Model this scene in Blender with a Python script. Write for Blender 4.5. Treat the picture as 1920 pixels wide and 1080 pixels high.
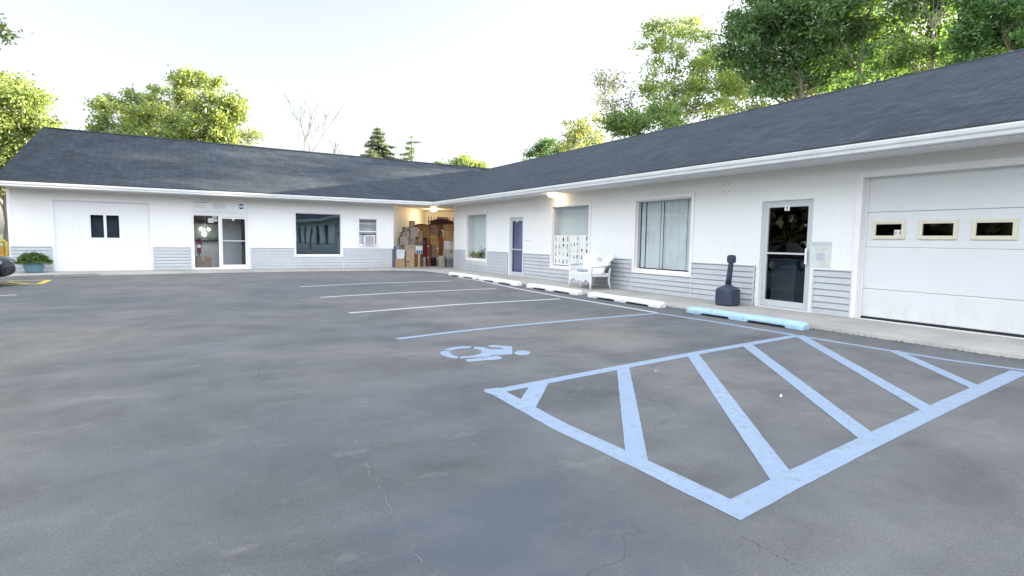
import bpy, bmesh, math, random
import numpy as np
from mathutils import Vector, Matrix

for o in list(bpy.data.objects):
    bpy.data.objects.remove(o)
SC = bpy.context.scene
COL = SC.collection

# ------------------------------------------------------------------ camera
CAM = Vector((-10.038, -19.048, 1.35))
F_PX, CX, CY = 1056.57, 960.0, 540.0
ya, pi_, ro = math.radians(29.606), math.radians(-4.854), math.radians(0.869)
FWD = Vector((math.sin(ya)*math.cos(pi_), math.cos(ya)*math.cos(pi_), math.sin(pi_)))
r_ = Vector((math.cos(ya), -math.sin(ya), 0))
u_ = r_.cross(FWD)
RGT = r_*math.cos(ro) + u_*math.sin(ro)
UP = -r_*math.sin(ro) + u_*math.cos(ro)
cam_data = bpy.data.cameras.new('camera')
cam = bpy.data.objects.new('camera', cam_data)
COL.objects.link(cam)
m3 = Matrix((RGT, UP, -FWD)).transposed()
cam.matrix_world = Matrix.Translation(CAM) @ m3.to_4x4()
cam_data.sensor_width = 36.0
cam_data.lens = F_PX/1920*36
cam_data.clip_start = 0.05
cam_data.clip_end = 3000
SC.camera = cam

# ------------------------------------------------------------------ sky, sun, exposure
SUN_EL, SUN_AZ = math.radians(11), math.radians(97)      # azimuth from +Y towards +X
sun_dir = Vector((math.sin(SUN_AZ)*math.cos(SUN_EL), math.cos(SUN_AZ)*math.cos(SUN_EL), math.sin(SUN_EL)))
world = bpy.data.worlds.new('World'); SC.world = world
world.use_nodes = True
wn, wl = world.node_tree.nodes, world.node_tree.links
wn.clear()
sky = wn.new('ShaderNodeTexSky'); sky.sky_type = 'NISHITA'; sky.sun_disc = False
sky.sun_elevation = SUN_EL; sky.sun_rotation = SUN_AZ
sky.air_density = 1.0; sky.dust_density = 1.6; sky.ozone_density = 2.2
hs = wn.new('ShaderNodeHueSaturation'); hs.inputs['Saturation'].default_value = 0.30
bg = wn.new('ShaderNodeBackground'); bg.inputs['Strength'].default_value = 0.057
wo = wn.new('ShaderNodeOutputWorld')
wl.new(sky.outputs[0], hs.inputs['Color'])
# added white cloud bank, out of view behind the camera, lights the walls
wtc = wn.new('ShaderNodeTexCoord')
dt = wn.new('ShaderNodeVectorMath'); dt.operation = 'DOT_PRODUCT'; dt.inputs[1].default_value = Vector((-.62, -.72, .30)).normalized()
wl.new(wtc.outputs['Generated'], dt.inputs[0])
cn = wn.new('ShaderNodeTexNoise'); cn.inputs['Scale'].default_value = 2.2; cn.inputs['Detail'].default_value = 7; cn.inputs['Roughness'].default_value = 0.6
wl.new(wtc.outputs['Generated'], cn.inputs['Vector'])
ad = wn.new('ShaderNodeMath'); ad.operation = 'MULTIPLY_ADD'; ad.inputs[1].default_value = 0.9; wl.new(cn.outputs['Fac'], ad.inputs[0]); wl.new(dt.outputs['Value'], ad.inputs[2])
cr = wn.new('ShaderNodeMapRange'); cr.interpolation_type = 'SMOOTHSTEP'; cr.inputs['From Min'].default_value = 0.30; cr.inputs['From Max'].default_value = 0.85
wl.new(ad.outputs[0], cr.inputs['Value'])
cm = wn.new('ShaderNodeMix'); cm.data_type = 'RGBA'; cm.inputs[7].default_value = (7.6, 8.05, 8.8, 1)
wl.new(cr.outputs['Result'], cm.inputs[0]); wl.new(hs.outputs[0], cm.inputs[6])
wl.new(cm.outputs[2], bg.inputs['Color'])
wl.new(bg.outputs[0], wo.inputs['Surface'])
sd = bpy.data.lights.new('sun', 'SUN'); sd.energy = 4.5; sd.angle = math.radians(0.5); sd.color = (1.0, 0.86, 0.62)
so = bpy.data.objects.new('sun', sd); COL.objects.link(so)
so.rotation_euler = sun_dir.to_track_quat('Z', 'Y').to_euler()
SC.view_settings.view_transform = 'Standard'
SC.view_settings.look = 'None'
SC.view_settings.gamma = 1.0
SC.view_settings.exposure = 2.95
SC.cycles.max_bounces = 10
SC.cycles.transparent_max_bounces = 16
SC.cycles.sample_clamp_indirect = 6.0

# ------------------------------------------------------------------ pixel -> place helpers (measuring only)
def ray(px, py):
    return FWD + RGT*((px-CX)/F_PX) + UP*((CY-py)/F_PX)
def at(px, py, axis, val):
    d = ray(px, py); t = (val-CAM[axis])/d[axis]
    return CAM + d*t
def ground_at(px, py, z=0.0):
    return at(px, py, 2, z)
def at_depth(px, py, depth):
    return CAM + ray(px, py)*depth

# ------------------------------------------------------------------ materials
MATS = {}
class NT:
    def __init__(self, name):
        self.m = bpy.data.materials.new(name); self.m.use_nodes = True
        self.n = self.m.node_tree.nodes; self.l = self.m.node_tree.links
        self.p = self.n['Principled BSDF']; self.out = self.n['Material Output']
        self.tc = self.n.new('ShaderNodeTexCoord')
    def link(self, a, b): self.l.new(a, b)
    def noise(self, scale, detail=4, rough=0.55, src=None, dist=0.0, stretch=None):
        t = self.n.new('ShaderNodeTexNoise'); t.inputs['Scale'].default_value = scale
        t.inputs['Detail'].default_value = detail; t.inputs['Roughness'].default_value = rough
        t.inputs['Distortion'].default_value = dist
        s = src or self.tc.outputs['Object']
        if stretch:
            mp = self.n.new('ShaderNodeMapping'); mp.inputs['Scale'].default_value = stretch
            self.link(s, mp.inputs['Vector']); s = mp.outputs[0]
        self.link(s, t.inputs['Vector'])
        return t.outputs['Fac']
    def ramp(self, fac, stops):
        r = self.n.new('ShaderNodeValToRGB'); e = r.color_ramp.elements
        while len(e) < len(stops): e.new(0.5)
        for k, (pos, c) in enumerate(stops):
            e[k].position = pos; e[k].color = (c, c, c, 1) if isinstance(c, (int, float)) else (*c, 1)
        self.link(fac, r.inputs['Fac']); return r.outputs['Color']
    def mix(self, fac, a, b, mode='MIX'):
        x = self.n.new('ShaderNodeMix'); x.data_type = 'RGBA'; x.blend_type = mode
        for sock, v in ((x.inputs[0], fac), (x.inputs[6], a), (x.inputs[7], b)):
            if isinstance(v, (int, float)): sock.default_value = v if sock.type == 'VALUE' else (v, v, v, 1)
            elif isinstance(v, tuple): sock.default_value = (*v, 1)
            else: self.link(v, sock)
        return x.outputs[2]
    def math(self, op, a, b=None, c=None):
        x = self.n.new('ShaderNodeMath'); x.operation = op
        for k, v in enumerate((a, b, c)):
            if v is None: continue
            if isinstance(v, (int, float)): x.inputs[k].default_value = v
            else: self.link(v, x.inputs[k])
        return x.outputs[0]
    def sep(self, src=None):
        s = self.n.new('ShaderNodeSeparateXYZ'); self.link(src or self.tc.outputs['Object'], s.inputs[0]); return s.outputs
    def bump(self, h, strength=0.3, dist=0.01):
        b = self.n.new('ShaderNodeBump'); b.inputs['Strength'].default_value = strength; b.inputs['Distance'].default_value = dist
        self.link(h, b.inputs['Height']); self.link(b.outputs[0], self.p.inputs['Normal']); return b
    def col(self, c):
        if isinstance(c, tuple): self.p.inputs['Base Color'].default_value = (*c, 1)
        else: self.link(c, self.p.inputs['Base Color'])
    def set(self, rough=0.6, metal=0.0, spec=0.5):
        self.p.inputs['Roughness'].default_value = rough; self.p.inputs['Metallic'].default_value = metal
        self.p.inputs['Specular IOR Level'].default_value = spec

def plain(name, c, rough=0.6, var=0.12, scale=6.0, metal=0.0, bump=0.0, spec=0.4):
    if name in MATS: return MATS[name]
    t = NT(name); f = t.noise(scale, 5)
    lo = tuple(v*(1-var) for v in c); hi = tuple(min(1, v*(1+var)) for v in c)
    t.col(t.ramp(f, [(0.3, lo), (0.7, hi)])); t.set(rough, metal, spec)
    if bump: t.bump(t.noise(scale*12, 3), bump, 0.004)
    MATS[name] = t.m; return t.m

def m_emit(name, c, s):
    if name in MATS: return MATS[name]
    t = NT(name); t.p.inputs['Emission Color'].default_value = (*c, 1); t.p.inputs['Emission Strength'].default_value = s
    t.col((0.8, 0.8, 0.8)); MATS[name] = t.m; return t.m

def m_glass(name, tint=(0.9, 0.93, 0.95), refl=0.08, grazing=0.6, gcol=(0.95, 0.97, 1)):
    if name in MATS: return MATS[name]
    t = NT(name); t.n.remove(t.p)
    tr = t.n.new('ShaderNodeBsdfTransparent'); tr.inputs[0].default_value = (*tint, 1)
    gl = t.n.new('ShaderNodeBsdfGlossy'); gl.inputs['Roughness'].default_value = 0.015; gl.inputs[0].default_value = (*gcol, 1)
    lw = t.n.new('ShaderNodeLayerWeight'); lw.inputs[0].default_value = 0.3
    f = t.math('MULTIPLY_ADD', t.math('POWER', lw.outputs['Facing'], 4.0), grazing, refl)
    nb = t.n.new('ShaderNodeBump'); nb.inputs['Strength'].default_value = 0.04; nb.inputs['Distance'].default_value = 0.05
    t.link(t.noise(1.2, 1), nb.inputs['Height']); t.link(nb.outputs[0], gl.inputs['Normal'])
    mx = t.n.new('ShaderNodeMixShader'); t.link(f, mx.inputs[0]); t.link(tr.outputs[0], mx.inputs[1]); t.link(gl.outputs[0], mx.inputs[2])
    t.link(mx.outputs[0], t.out.inputs['Surface']); MATS[name] = t.m; return t.m

def m_asphalt():
    t = NT('worn asphalt'); o = t.tc.outputs['Object']
    big = t.noise(0.22, 6, 0.62, dist=0.6)
    mid = t.noise(1.1, 7, 0.68, dist=0.3)
    streak = t.noise(0.9, 5, 0.6, stretch=(0.5, 2.2, 1))
    fine = t.noise(80, 4, 0.75)
    grit = t.n.new('ShaderNodeTexVoronoi'); grit.inputs['Scale'].default_value = 90; t.link(o, grit.inputs['Vector'])
    tone = t.ramp(big, [(0.3, (0.077, 0.086, 0.098)), (0.5, (0.109, 0.112, 0.117)), (0.70, (0.145, 0.138, 0.133))])
    tone = t.mix(0.75, tone, t.ramp(mid, [(0.28, 0.58), (0.5, 1.0), (0.74, 1.36)]), 'MULTIPLY')
    tone = t.mix(0.32, tone, t.ramp(streak, [(0.3, 0.66), (0.55, 1.0), (0.72, 1.42)]), 'MULTIPLY')
    tone = t.mix(0.8, tone, t.ramp(fine, [(0.32, 0.68), (0.5, 1.0), (0.68, 1.38)]), 'MULTIPLY')
    # pale scuffs and gravel dust
    scuff = t.noise(2.6, 8, 0.75, stretch=(0.8, 1.4, 1))
    tone = t.mix(t.ramp(scuff, [(0.57, 0.0), (0.76, 0.45)]), tone, (0.26, 0.255, 0.25))
    # dark oil spots
    oil = t.noise(0.75, 6, 0.7, dist=1.0)
    tone = t.mix(t.ramp(oil, [(0.24, 0.45), (0.38, 0.0)]), tone, (0.07, 0.073, 0.082))
    # small patch of newer sealer
    s = t.sep()
    P = ground_at(960, 1010)
    dx = t.math('MULTIPLY', t.math('SUBTRACT', s[0], P.x), 1/0.85); dy = t.math('MULTIPLY', t.math('SUBTRACT', s[1], P.y), 1/0.85)
    rr = t.math('ADD', t.math('MULTIPLY', dx, dx), t.math('MULTIPLY', dy, dy))
    rr = t.math('ADD', rr, t.math('MULTIPLY', t.math('SUBTRACT', t.noise(1.8, 6, 0.65), 0.5), 2.6))
    tone = t.mix(t.ramp(rr, [(0.0, 0.75), (1.6, 0.0)]), tone, (0.060, 0.073, 0.098))
    # hairline cracks
    wv = t.n.new('ShaderNodeVectorMath'); wv.operation = 'ADD'
    nz = t.n.new('ShaderNodeTexNoise'); nz.inputs['Scale'].default_value = 1.3; nz.inputs['Detail'].default_value = 6; t.link(o, nz.inputs['Vector'])
    sc_ = t.n.new('ShaderNodeVectorMath'); sc_.operation = 'SCALE'; sc_.inputs['Scale'].default_value = 0.9; t.link(nz.outputs['Color'], sc_.inputs[0])
    t.link(o, wv.inputs[0]); t.link(sc_.outputs[0], wv.inputs[1])
    vo = t.n.new('ShaderNodeTexVoronoi'); vo.feature = 'DISTANCE_TO_EDGE'; vo.inputs['Scale'].default_value = 0.34; t.link(wv.outputs[0], vo.inputs['Vector'])
    ck = t.ramp(vo.outputs['Distance'], [(0.0, 1.0), (0.0022, 0.0)])
    ck = t.math('MULTIPLY', ck, t.ramp(t.noise(0.5, 3), [(0.48, 0.0), (0.62, 0.55)]))
    tone = t.mix(ck, tone, (0.05, 0.05, 0.05))
    sp = t.ramp(grit.outputs['Distance'], [(0.0, 1.0), (0.08, 0.0)])
    tone = t.mix(t.math('MULTIPLY', sp, t.ramp(t.noise(7, 3), [(0.55, 0.0), (0.75, 0.9)])), tone, (0.36, 0.35, 0.34))
    t.col(tone); t.set(0.78, 0, 0.35)
    h = t.math('ADD', t.math('MULTIPLY', fine, 0.6), grit.outputs['Distance'])
    h = t.math('ADD', h, t.math('MULTIPLY', ck, -1.5))
    t.bump(h, 0.35, 0.005)
    return t.m

def m_paint(name, c, wear=0.35):
    t = NT(name)
    a = t.noise(14, 7, 0.7); b = t.noise(70, 4, 0.7); d = t.noise(1.7, 4)
    col = t.ramp(b, [(0.3, tuple(v*0.86 for v in c)), (0.65, c)])
    col = t.mix(0.5, col, t.ramp(d, [(0.3, 0.86), (0.7, 1.06)]), 'MULTIPLY')
    w = t.math('MULTIPLY', t.ramp(a, [(0.50, 0.0), (0.70, wear)]), t.ramp(d, [(0.4, 0.3), (0.6, 1.0)]))
    col = t.mix(w, col, (0.16, 0.16, 0.165))
    t.col(col); t.set(0.7, 0, 0.3); t.bump(b, 0.35, 0.004)
    return t.m

def m_concrete(name, c):
    t = NT(name)
    a = t.noise(0.9, 6, 0.65); b = t.noise(40, 4, 0.7)
    col = t.ramp(a, [(0.3, tuple(v*0.78 for v in c)), (0.7, tuple(v*1.14 for v in c))])
    col = t.mix(0.5, col, t.ramp(b, [(0.3, 0.8), (0.7, 1.2)]), 'MULTIPLY')
    st = t.noise(2.4, 7, 0.7, dist=0.8)
    col = t.mix(t.ramp(st, [(0.58, 0.0), (0.75, 0.4)]), col, tuple(v*0.55 for v in c))
    t.col(col); t.set(0.85, 0, 0.3); t.bump(b, 0.4, 0.005)
    return t.m

def m_wall(name, c, groove=0.203, gstr=0.35):
    t = NT(name); s = t.sep()
    u = t.math('ADD', s[0], s[1])
    fr = t.math('FRACT', t.math('DIVIDE', u, groove))
    g = t.ramp(fr, [(0.0, 0.0), (0.045, 1.0), (0.955, 1.0), (1.0, 0.0)])
    a = t.noise(0.8, 6, 0.6); b = t.noise(3.0, 5, 0.65, stretch=(1, 1, 0.15))
    col = t.ramp(a, [(0.3, tuple(v*0.965 for v in c)), (0.7, c)])
    col = t.mix(0.35, col, t.ramp(b, [(0.3, 0.93), (0.65, 1.0)]), 'MULTIPLY')
    # streaky cream tint growing towards the soffit
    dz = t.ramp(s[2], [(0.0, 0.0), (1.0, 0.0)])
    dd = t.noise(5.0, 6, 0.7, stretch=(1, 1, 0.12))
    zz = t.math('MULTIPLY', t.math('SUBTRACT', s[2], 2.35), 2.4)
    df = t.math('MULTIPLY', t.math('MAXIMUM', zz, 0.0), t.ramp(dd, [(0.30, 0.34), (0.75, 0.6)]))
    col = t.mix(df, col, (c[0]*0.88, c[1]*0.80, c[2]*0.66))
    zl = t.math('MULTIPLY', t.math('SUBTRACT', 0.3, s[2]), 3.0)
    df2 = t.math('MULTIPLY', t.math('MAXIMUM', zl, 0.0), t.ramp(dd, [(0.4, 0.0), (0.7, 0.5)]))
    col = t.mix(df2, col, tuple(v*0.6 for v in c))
    t.col(col); t.set(0.55, 0, 0.35)
    t.bump(g, gstr, 0.006)
    return t.m

def m_siding():
    t = NT('grey vinyl siding'); s = t.sep(); c = (0.47, 0.49, 0.52)
    a = t.noise(1.3, 6, 0.65); b = t.noise(4, 6, 0.7, stretch=(1, 1, 5))
    col = t.ramp(a, [(0.3, tuple(v*0.92 for v in c)), (0.7, tuple(v*1.05 for v in c))])
    dirt = t.math('MULTIPLY', t.math('MAXIMUM', t.math('MULTIPLY', t.math('SUBTRACT', 0.36, s[2]), 3.2), 0.0), t.ramp(b, [(0.35, 0.05), (0.7, 0.5)]))
    col = t.mix(dirt, col, (0.25, 0.24, 0.22))
    t.col(col); t.set(0.5, 0, 0.4); t.bump(t.noise(6, 5, 0.6, stretch=(6, 6, 40)), 0.08, 0.004)
    return t.m

def m_shingle():
    t = NT('asphalt shingle roof'); uv = t.tc.outputs['UV']
    br = t.n.new('ShaderNodeTexBrick'); br.inputs['Scale'].default_value = 1.0
    br.inputs['Brick Width'].default_value = 0.22; br.inputs['Row Height'].default_value = 0.14
    br.inputs['Mortar Size'].default_value = 0.007; br.inputs['Mortar Smooth'].default_value = 0.3; br.inputs['Bias'].default_value = 0.0
    br.inputs['Color1'].default_value = (0.029, 0.037, 0.049, 1); br.inputs['Color2'].default_value = (0.043, 0.054, 0.070, 1)
    br.inputs['Mortar'].default_value = (0.022, 0.028, 0.037, 1); br.offset = 0.37; br.offset_frequency = 1
    t.link(uv, br.inputs['Vector'])
    fine = t.noise(45, 4, 0.8, src=uv); mid = t.noise(1.5, 6, 0.65, src=uv); big = t.noise(0.35, 4, 0.6, src=uv)
    strk = t.noise(1.0, 6, 0.7, src=uv, stretch=(0.35, 3.0, 1))
    col = t.mix(0.8, br.outputs['Color'], t.ramp(fine, [(0.3, 0.6), (0.7, 1.5)]), 'MULTIPLY')
    col = t.mix(0.8, col, t.ramp(mid, [(0.28, 0.7), (0.72, 1.32)]), 'MULTIPLY')
    col = t.mix(0.6, col, t.ramp(big, [(0.3, 0.8), (0.7, 1.2)]), 'MULTIPLY')
    col = t.mix(t.ramp(strk, [(0.60, 0.0), (0.76, 0.30)]), col, (0.075, 0.075, 0.064))
    t.col(col); t.set(0.9, 0, 0.2)
    # shingle courses: saw-tooth height
    s = t.sep(uv); fv = t.math('FRACT', t.math('DIVIDE', s[1], 0.14))
    h = t.math('ADD', t.math('MULTIPLY', t.math('SUBTRACT', 1.0, fv), 0.8), t.math('MULTIPLY', fine, 0.8))
    h = t.math('ADD', h, t.math('MULTIPLY', br.outputs['Fac'], -0.8))
    t.bump(h, 0.7, 0.012)
    return t.m

def m_leaf(name, dark, light, trans=0.45, tcol=None):
    if name in MATS: return MATS[name]
    t = NT(name); t.n.remove(t.p)
    ge = t.n.new('ShaderNodeNewGeometry'); rnd = ge.outputs['Random Per Island']
    c = t.ramp(rnd, [(0.0, dark), (0.55, tuple((a+b)/2 for a, b in zip(dark, light))), (1.0, light)])
    c = t.mix(0.7, c, t.ramp(t.noise(0.55, 4), [(0.3, 0.62), (0.7, 1.4)]), 'MULTIPLY')
    d = t.n.new('ShaderNodeBsdfDiffuse'); t.link(c, d.inputs[0])
    tl = t.n.new('ShaderNodeBsdfTranslucent')
    tc = t.mix(1.0, c, tcol or (1.45, 1.4, .65), 'MULTIPLY'); t.link(tc, tl.inputs[0])
    gl = t.n.new('ShaderNodeBsdfGlossy'); gl.inputs['Roughness'].default_value = 0.45; gl.inputs[0].default_value = (0.6, 0.65, 0.6, 1)
    m1 = t.n.new('ShaderNodeMixShader'); m1.inputs[0].default_value = trans; t.link(d.outputs[0], m1.inputs[1]); t.link(tl.outputs[0], m1.inputs[2])
    m2 = t.n.new('ShaderNodeMixShader'); m2.inputs[0].default_value = 0.05; t.link(m1.outputs[0], m2.inputs[1]); t.link(gl.outputs[0], m2.inputs[2])
    t.link(m2.outputs[0], t.out.inputs['Surface']); MATS[name] = t.m; return t.m

def m_bark(name, c):
    if name in MATS: return MATS[name]
    t = NT(name); a = t.noise(5, 6, 0.7, stretch=(3, 3, 0.6))
    t.col(t.ramp(a, [(0.3, tuple(v*0.55 for v in c)), (0.7, tuple(v*1.3 for v in c))])); t.set(0.9, 0, 0.2)
    t.bump(a, 0.7, 0.03); MATS[name] = t.m; return t.m

def m_wicker():
    t = NT('white painted wicker'); s = t.sep()
    k = 70.0
    a = t.math('SINE', t.math('MULTIPLY', t.math('ADD', s[0], s[1]), k*2))
    b = t.math('SINE', t.math('MULTIPLY', s[2], k*3))
    h = t.math('MULTIPLY', a, b)
    t.col(t.ramp(h, [(0.0, (0.64, 0.65, 0.66)), (0.6, (0.83, 0.84, 0.85))])); t.set(0.5, 0, 0.4); t.bump(h, 0.5, 0.006)
    return t.m

def m_gdoor():
    t = NT('white steel garage door'); c = (0.70, 0.715, 0.725)
    a = t.noise(1.2, 6, 0.65); g_ = t.noise(9, 5, 0.7, stretch=(1, .12, 3)); st = t.noise(2.2, 6, 0.7, stretch=(1, 1, .4))
    col = t.ramp(a, [(0.3, tuple(v*0.94 for v in c)), (0.7, c)])
    col = t.mix(0.4, col, t.ramp(g_, [(0.3, 0.9), (0.7, 1.04)]), 'MULTIPLY')
    z = t.sep()[2]
    low = t.math('MULTIPLY', t.math('MAXIMUM', t.math('MULTIPLY', t.math('SUBTRACT', 0.55, z), 1.8), 0.0), t.ramp(st, [(0.4, 0.0), (0.7, 0.5)]))
    col = t.mix(low, col, (0.40, 0.38, 0.35))
    t.col(col); t.set(0.42, 0, 0.4); t.bump(t.math('ADD', g_, t.math('MULTIPLY', a, 2.0)), 0.12, 0.006)
    return t.m
M = dict(
    asphalt=m_asphalt(), white_line=m_paint('white line paint', (0.50, 0.51, 0.52), 0.8), blue_line=m_paint('light blue line paint', (0.25, 0.325, 0.44), 0.85),
    yellow_line=m_paint('yellow line paint', (0.62, 0.47, 0.08), 0.6),
    walk=m_concrete('walkway concrete', (0.36, 0.35, 0.33)), wall=m_wall('white painted board wall', (0.80, 0.80, 0.79)),
    plainwall=m_wall('white painted plain wall', (0.78, 0.77, 0.73), gstr=0.05), siding=m_siding(), shingle=m_shingle(),
    trim=plain('white trim paint', (0.80, 0.765, 0.77), 0.45, 0.04, 2), gutter=plain('white aluminium gutter', (0.70, 0.71, 0.72), 0.35, 0.06, 2.5),
    greytrim=plain('pale grey trim', (0.56, 0.58, 0.61), 0.5, 0.05, 2),
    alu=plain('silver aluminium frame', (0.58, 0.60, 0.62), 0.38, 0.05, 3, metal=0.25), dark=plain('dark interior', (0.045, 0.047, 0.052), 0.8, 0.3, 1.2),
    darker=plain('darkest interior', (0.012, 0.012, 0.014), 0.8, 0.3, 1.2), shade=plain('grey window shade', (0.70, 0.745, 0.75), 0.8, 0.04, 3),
    gdoor=m_gdoor(), gframe=plain('cream plastic window frame', (0.66, 0.62, 0.50), 0.5, 0.05, 4),
    black=plain('black rubber', (0.018, 0.018, 0.02), 0.7, 0.2, 8), purple=plain('purple door curtain', (0.155, 0.16, 0.31), 0.7, 0.1, 3),
    inwall=plain('grey interior wall', (0.46, 0.48, 0.49), 0.7, 0.05, 2), brownwall=plain('brown interior panel', (0.13, 0.11, 0.10), 0.7, 0.1, 2),
    paper=plain('white paper', (0.74, 0.75, 0.74), 0.7, 0.03, 5), ink=plain('grey ink', (0.16, 0.17, 0.18), 0.7, 0.1, 30), paleink=plain('pale grey ink', (0.48, 0.50, 0.50), 0.7, 0.12, 20),
    blueink=plain('blue sign ink', (0.035, 0.075, 0.22), 0.5, 0.1, 10), signwhite=plain('white sign panel', (0.70, 0.72, 0.72), 0.4, 0.04, 2),
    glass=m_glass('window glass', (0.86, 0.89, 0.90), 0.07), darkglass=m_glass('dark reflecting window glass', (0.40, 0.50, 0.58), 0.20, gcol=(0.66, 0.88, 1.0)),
    doorglass=m_glass('door glass', (0.75, 0.78, 0.80), 0.06), blind=plain('pale vertical blind fabric', (0.66, 0.70, 0.70), 0.8, 0.05, 3),
    wicker=m_wicker(), stopwhite=m_paint('white curb stop paint', (0.74, 0.75, 0.755), 0.65), stopblue=m_paint('sky blue curb stop paint', (0.36, 0.53, 0.67), 0.5),
    navyplastic=plain('dark navy plastic', (0.035, 0.045, 0.075), 0.5, 0.12, 9), redpaint=plain('red extinguisher paint', (0.24, 0.02, 0.05), 0.35, 0.1, 6),
    pot=plain('blue grey glazed pot', (0.13, 0.25, 0.32), 0.4, 0.12, 5), soil=plain('dark soil', (0.05, 0.04, 0.03), 0.95, 0.3, 20),
    cabinet=plain('varnished wood', (0.30, 0.13, 0.05), 0.4, 0.25, 4), grass=plain('rough grass', (0.06, 0.09, 0.03), 0.95, 0.4, 2.5),
)

# ------------------------------------------------------------------ mesh helpers
class MB:
    """collects shapes, then links them as ONE mesh object"""
    def __init__(s): s.v = []; s.f = []; s.mi = []; s.uv = {}
    def face(s, pts, mi=0, uv=None):
        n = len(s.v); s.v += [tuple(p) for p in pts]; s.f.append(tuple(range(n, n+len(pts)))); s.mi.append(mi)
        if uv: s.uv[len(s.f)-1] = uv
    def box(s, x0, x1, y0, y1, z0, z1, mi=0, mat=None):
        c = [Vector((x, y, z)) for z in (z0, z1) for y in (y0, y1) for x in (x0, x1)]
        if mat is not None: c = [mat @ p for p in c]
        n = len(s.v); s.v += [tuple(p) for p in c]
        for q in ((0,2,3,1), (4,5,7,6), (0,1,5,4), (2,6,7,3), (0,4,6,2), (1,3,7,5)):
            s.f.append(tuple(n+k for k in q)); s.mi.append(mi)
    def prism(s, poly, fn, d0, d1, mi=0):
        """poly: 2-D outline; fn(a,b,d)->point; closed solid between d0 and d1"""
        n = len(s.v); k = len(poly)
        s.v += [tuple(fn(a, b, d0)) for a, b in poly] + [tuple(fn(a, b, d1)) for a, b in poly]
        s.f.append(tuple(range(n+k-1, n-1, -1))); s.mi.append(mi)
        s.f.append(tuple(range(n+k, n+2*k))); s.mi.append(mi)
        for i in range(k):
            j = (i+1) % k; s.f.append((n+i, n+j, n+k+j, n+k+i)); s.mi.append(mi)
    def tube(s, pts, radii, sides=8, mi=0, cap=True, squash=None):
        pts = [Vector(p) for p in pts]
        if isinstance(radii, (int, float)): radii = [radii]*len(pts)
        n = len(s.v); prev = None
        for i, p in enumerate(pts):
            t = (pts[min(i+1, len(pts)-1)] - pts[max(i-1, 0)]).normalized()
            if prev is None:
                a = t.cross(Vector((0, 0, 1)))
                if a.length < 0.1: a = t.cross(Vector((1, 0, 0)))
                a.normalize()
            else:
                a = (prev - t*prev.dot(t)).normalized()
            prev = a; b = t.cross(a)
            for k in range(sides):
                an = 2*math.pi*k/sides
                q = p + a*(math.cos(an)*radii[i]) + b*(math.sin(an)*radii[i]*(squash or 1))
                s.v.append(tuple(q))
        for i in range(len(pts)-1):
            for k in range(sides):
                k2 = (k+1) % sides
                s.f.append((n+i*sides+k, n+i*sides+k2, n+(i+1)*sides+k2, n+(i+1)*sides+k)); s.mi.append(mi)
        if cap:
            s.f.append(tuple(n+k for k in range(sides-1, -1, -1))); s.mi.append(mi)
            e = n+(len(pts)-1)*sides; s.f.append(tuple(e+k for k in range(sides))); s.mi.append(mi)
    def lathe(s, prof, c=(0, 0, 0), sides=24, mi=0, mat=None, power=None):
        n = len(s.v)
        for r, z in prof:
            for k in range(sides):
                an = 2*math.pi*(k+0.5)/sides; rr = r
                if power: rr = r/((abs(math.cos(an))**power+abs(math.sin(an))**power)**(1/power))
                p = Vector((c[0]+rr*math.cos(an), c[1]+rr*math.sin(an), c[2]+z))
                s.v.append(tuple(mat @ p if mat is not None else p))
        for i in range(len(prof)-1):
            for k in range(sides):
                k2 = (k+1) % sides
                s.f.append((n+i*sides+k, n+i*sides+k2, n+(i+1)*sides+k2, n+(i+1)*sides+k)); s.mi.append(mi)
        s.f.append(tuple(n+k for k in range(sides-1, -1, -1))); s.mi.append(mi)
        e = n+(len(prof)-1)*sides; s.f.append(tuple(e+k for k in range(sides))); s.mi.append(mi)
    def islands(s):
        p = list(range(len(s.v)))
        def f(a):
            while p[a] != a: p[a] = p[p[a]]; a = p[a]
            return a
        key = {}
        for i, v in enumerate(s.v):
            k = tuple(round(c, 4) for c in v)
            if k in key: p[f(i)] = f(key[k])
            else: key[k] = i
        for fc in s.f:
            for a in fc[1:]: p[f(a)] = f(fc[0])
        out = {}
        for fi, fc in enumerate(s.f): out.setdefault(f(fc[0]), []).append(fi)
        return list(out.values())
    def build_each(s, name, mats, parent=None, **k):
        """one object per connected piece"""
        for fs in s.islands():
            q = MB()
            for fi in fs: q.face([s.v[a] for a in s.f[fi]], s.mi[fi], s.uv.get(fi))
            o = q.build(name, mats, parent, **k)
        return o
    def build(s, name, mats, parent=None, bevel=0.0, smooth=False, loc=None, subsurf=0, segs=2):
        me = bpy.data.meshes.new(name)
        off = Vector(loc) if loc is not None else Vector((0, 0, 0))
        base = off
        if parent is not None and loc is None: base = world_loc(parent)
        me.from_pydata([(x-base.x, y-base.y, z-base.z) for x, y, z in s.v], [], s.f)
        if not isinstance(mats, (list, tuple)): mats = [mats]
        for m in mats: me.materials.append(m)
        me.polygons.foreach_set('material_index', s.mi)
        if s.uv:
            ul = me.uv_layers.new(name='UVMap')
            for fi, uvs in s.uv.items():
                for li, u in zip(me.polygons[fi].loop_indices, uvs): ul.data[li].uv = u
        if smooth: me.polygons.foreach_set('use_smooth', [True]*len(me.polygons))
        me.update()
        o = bpy.data.objects.new(name, me); COL.objects.link(o)
        if parent is not None: o.parent = parent
        elif loc is not None: o.location = off
        if bevel:
            b = o.modifiers.new('bevel', 'BEVEL'); b.width = bevel; b.segments = segs; b.limit_method = 'ANGLE'; b.angle_limit = math.radians(35)
        if subsurf:
            b = o.modifiers.new('subsurf', 'SUBSURF'); b.levels = subsurf; b.render_levels = subsurf
        if smooth and not subsurf:
            pass
        return o
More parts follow.
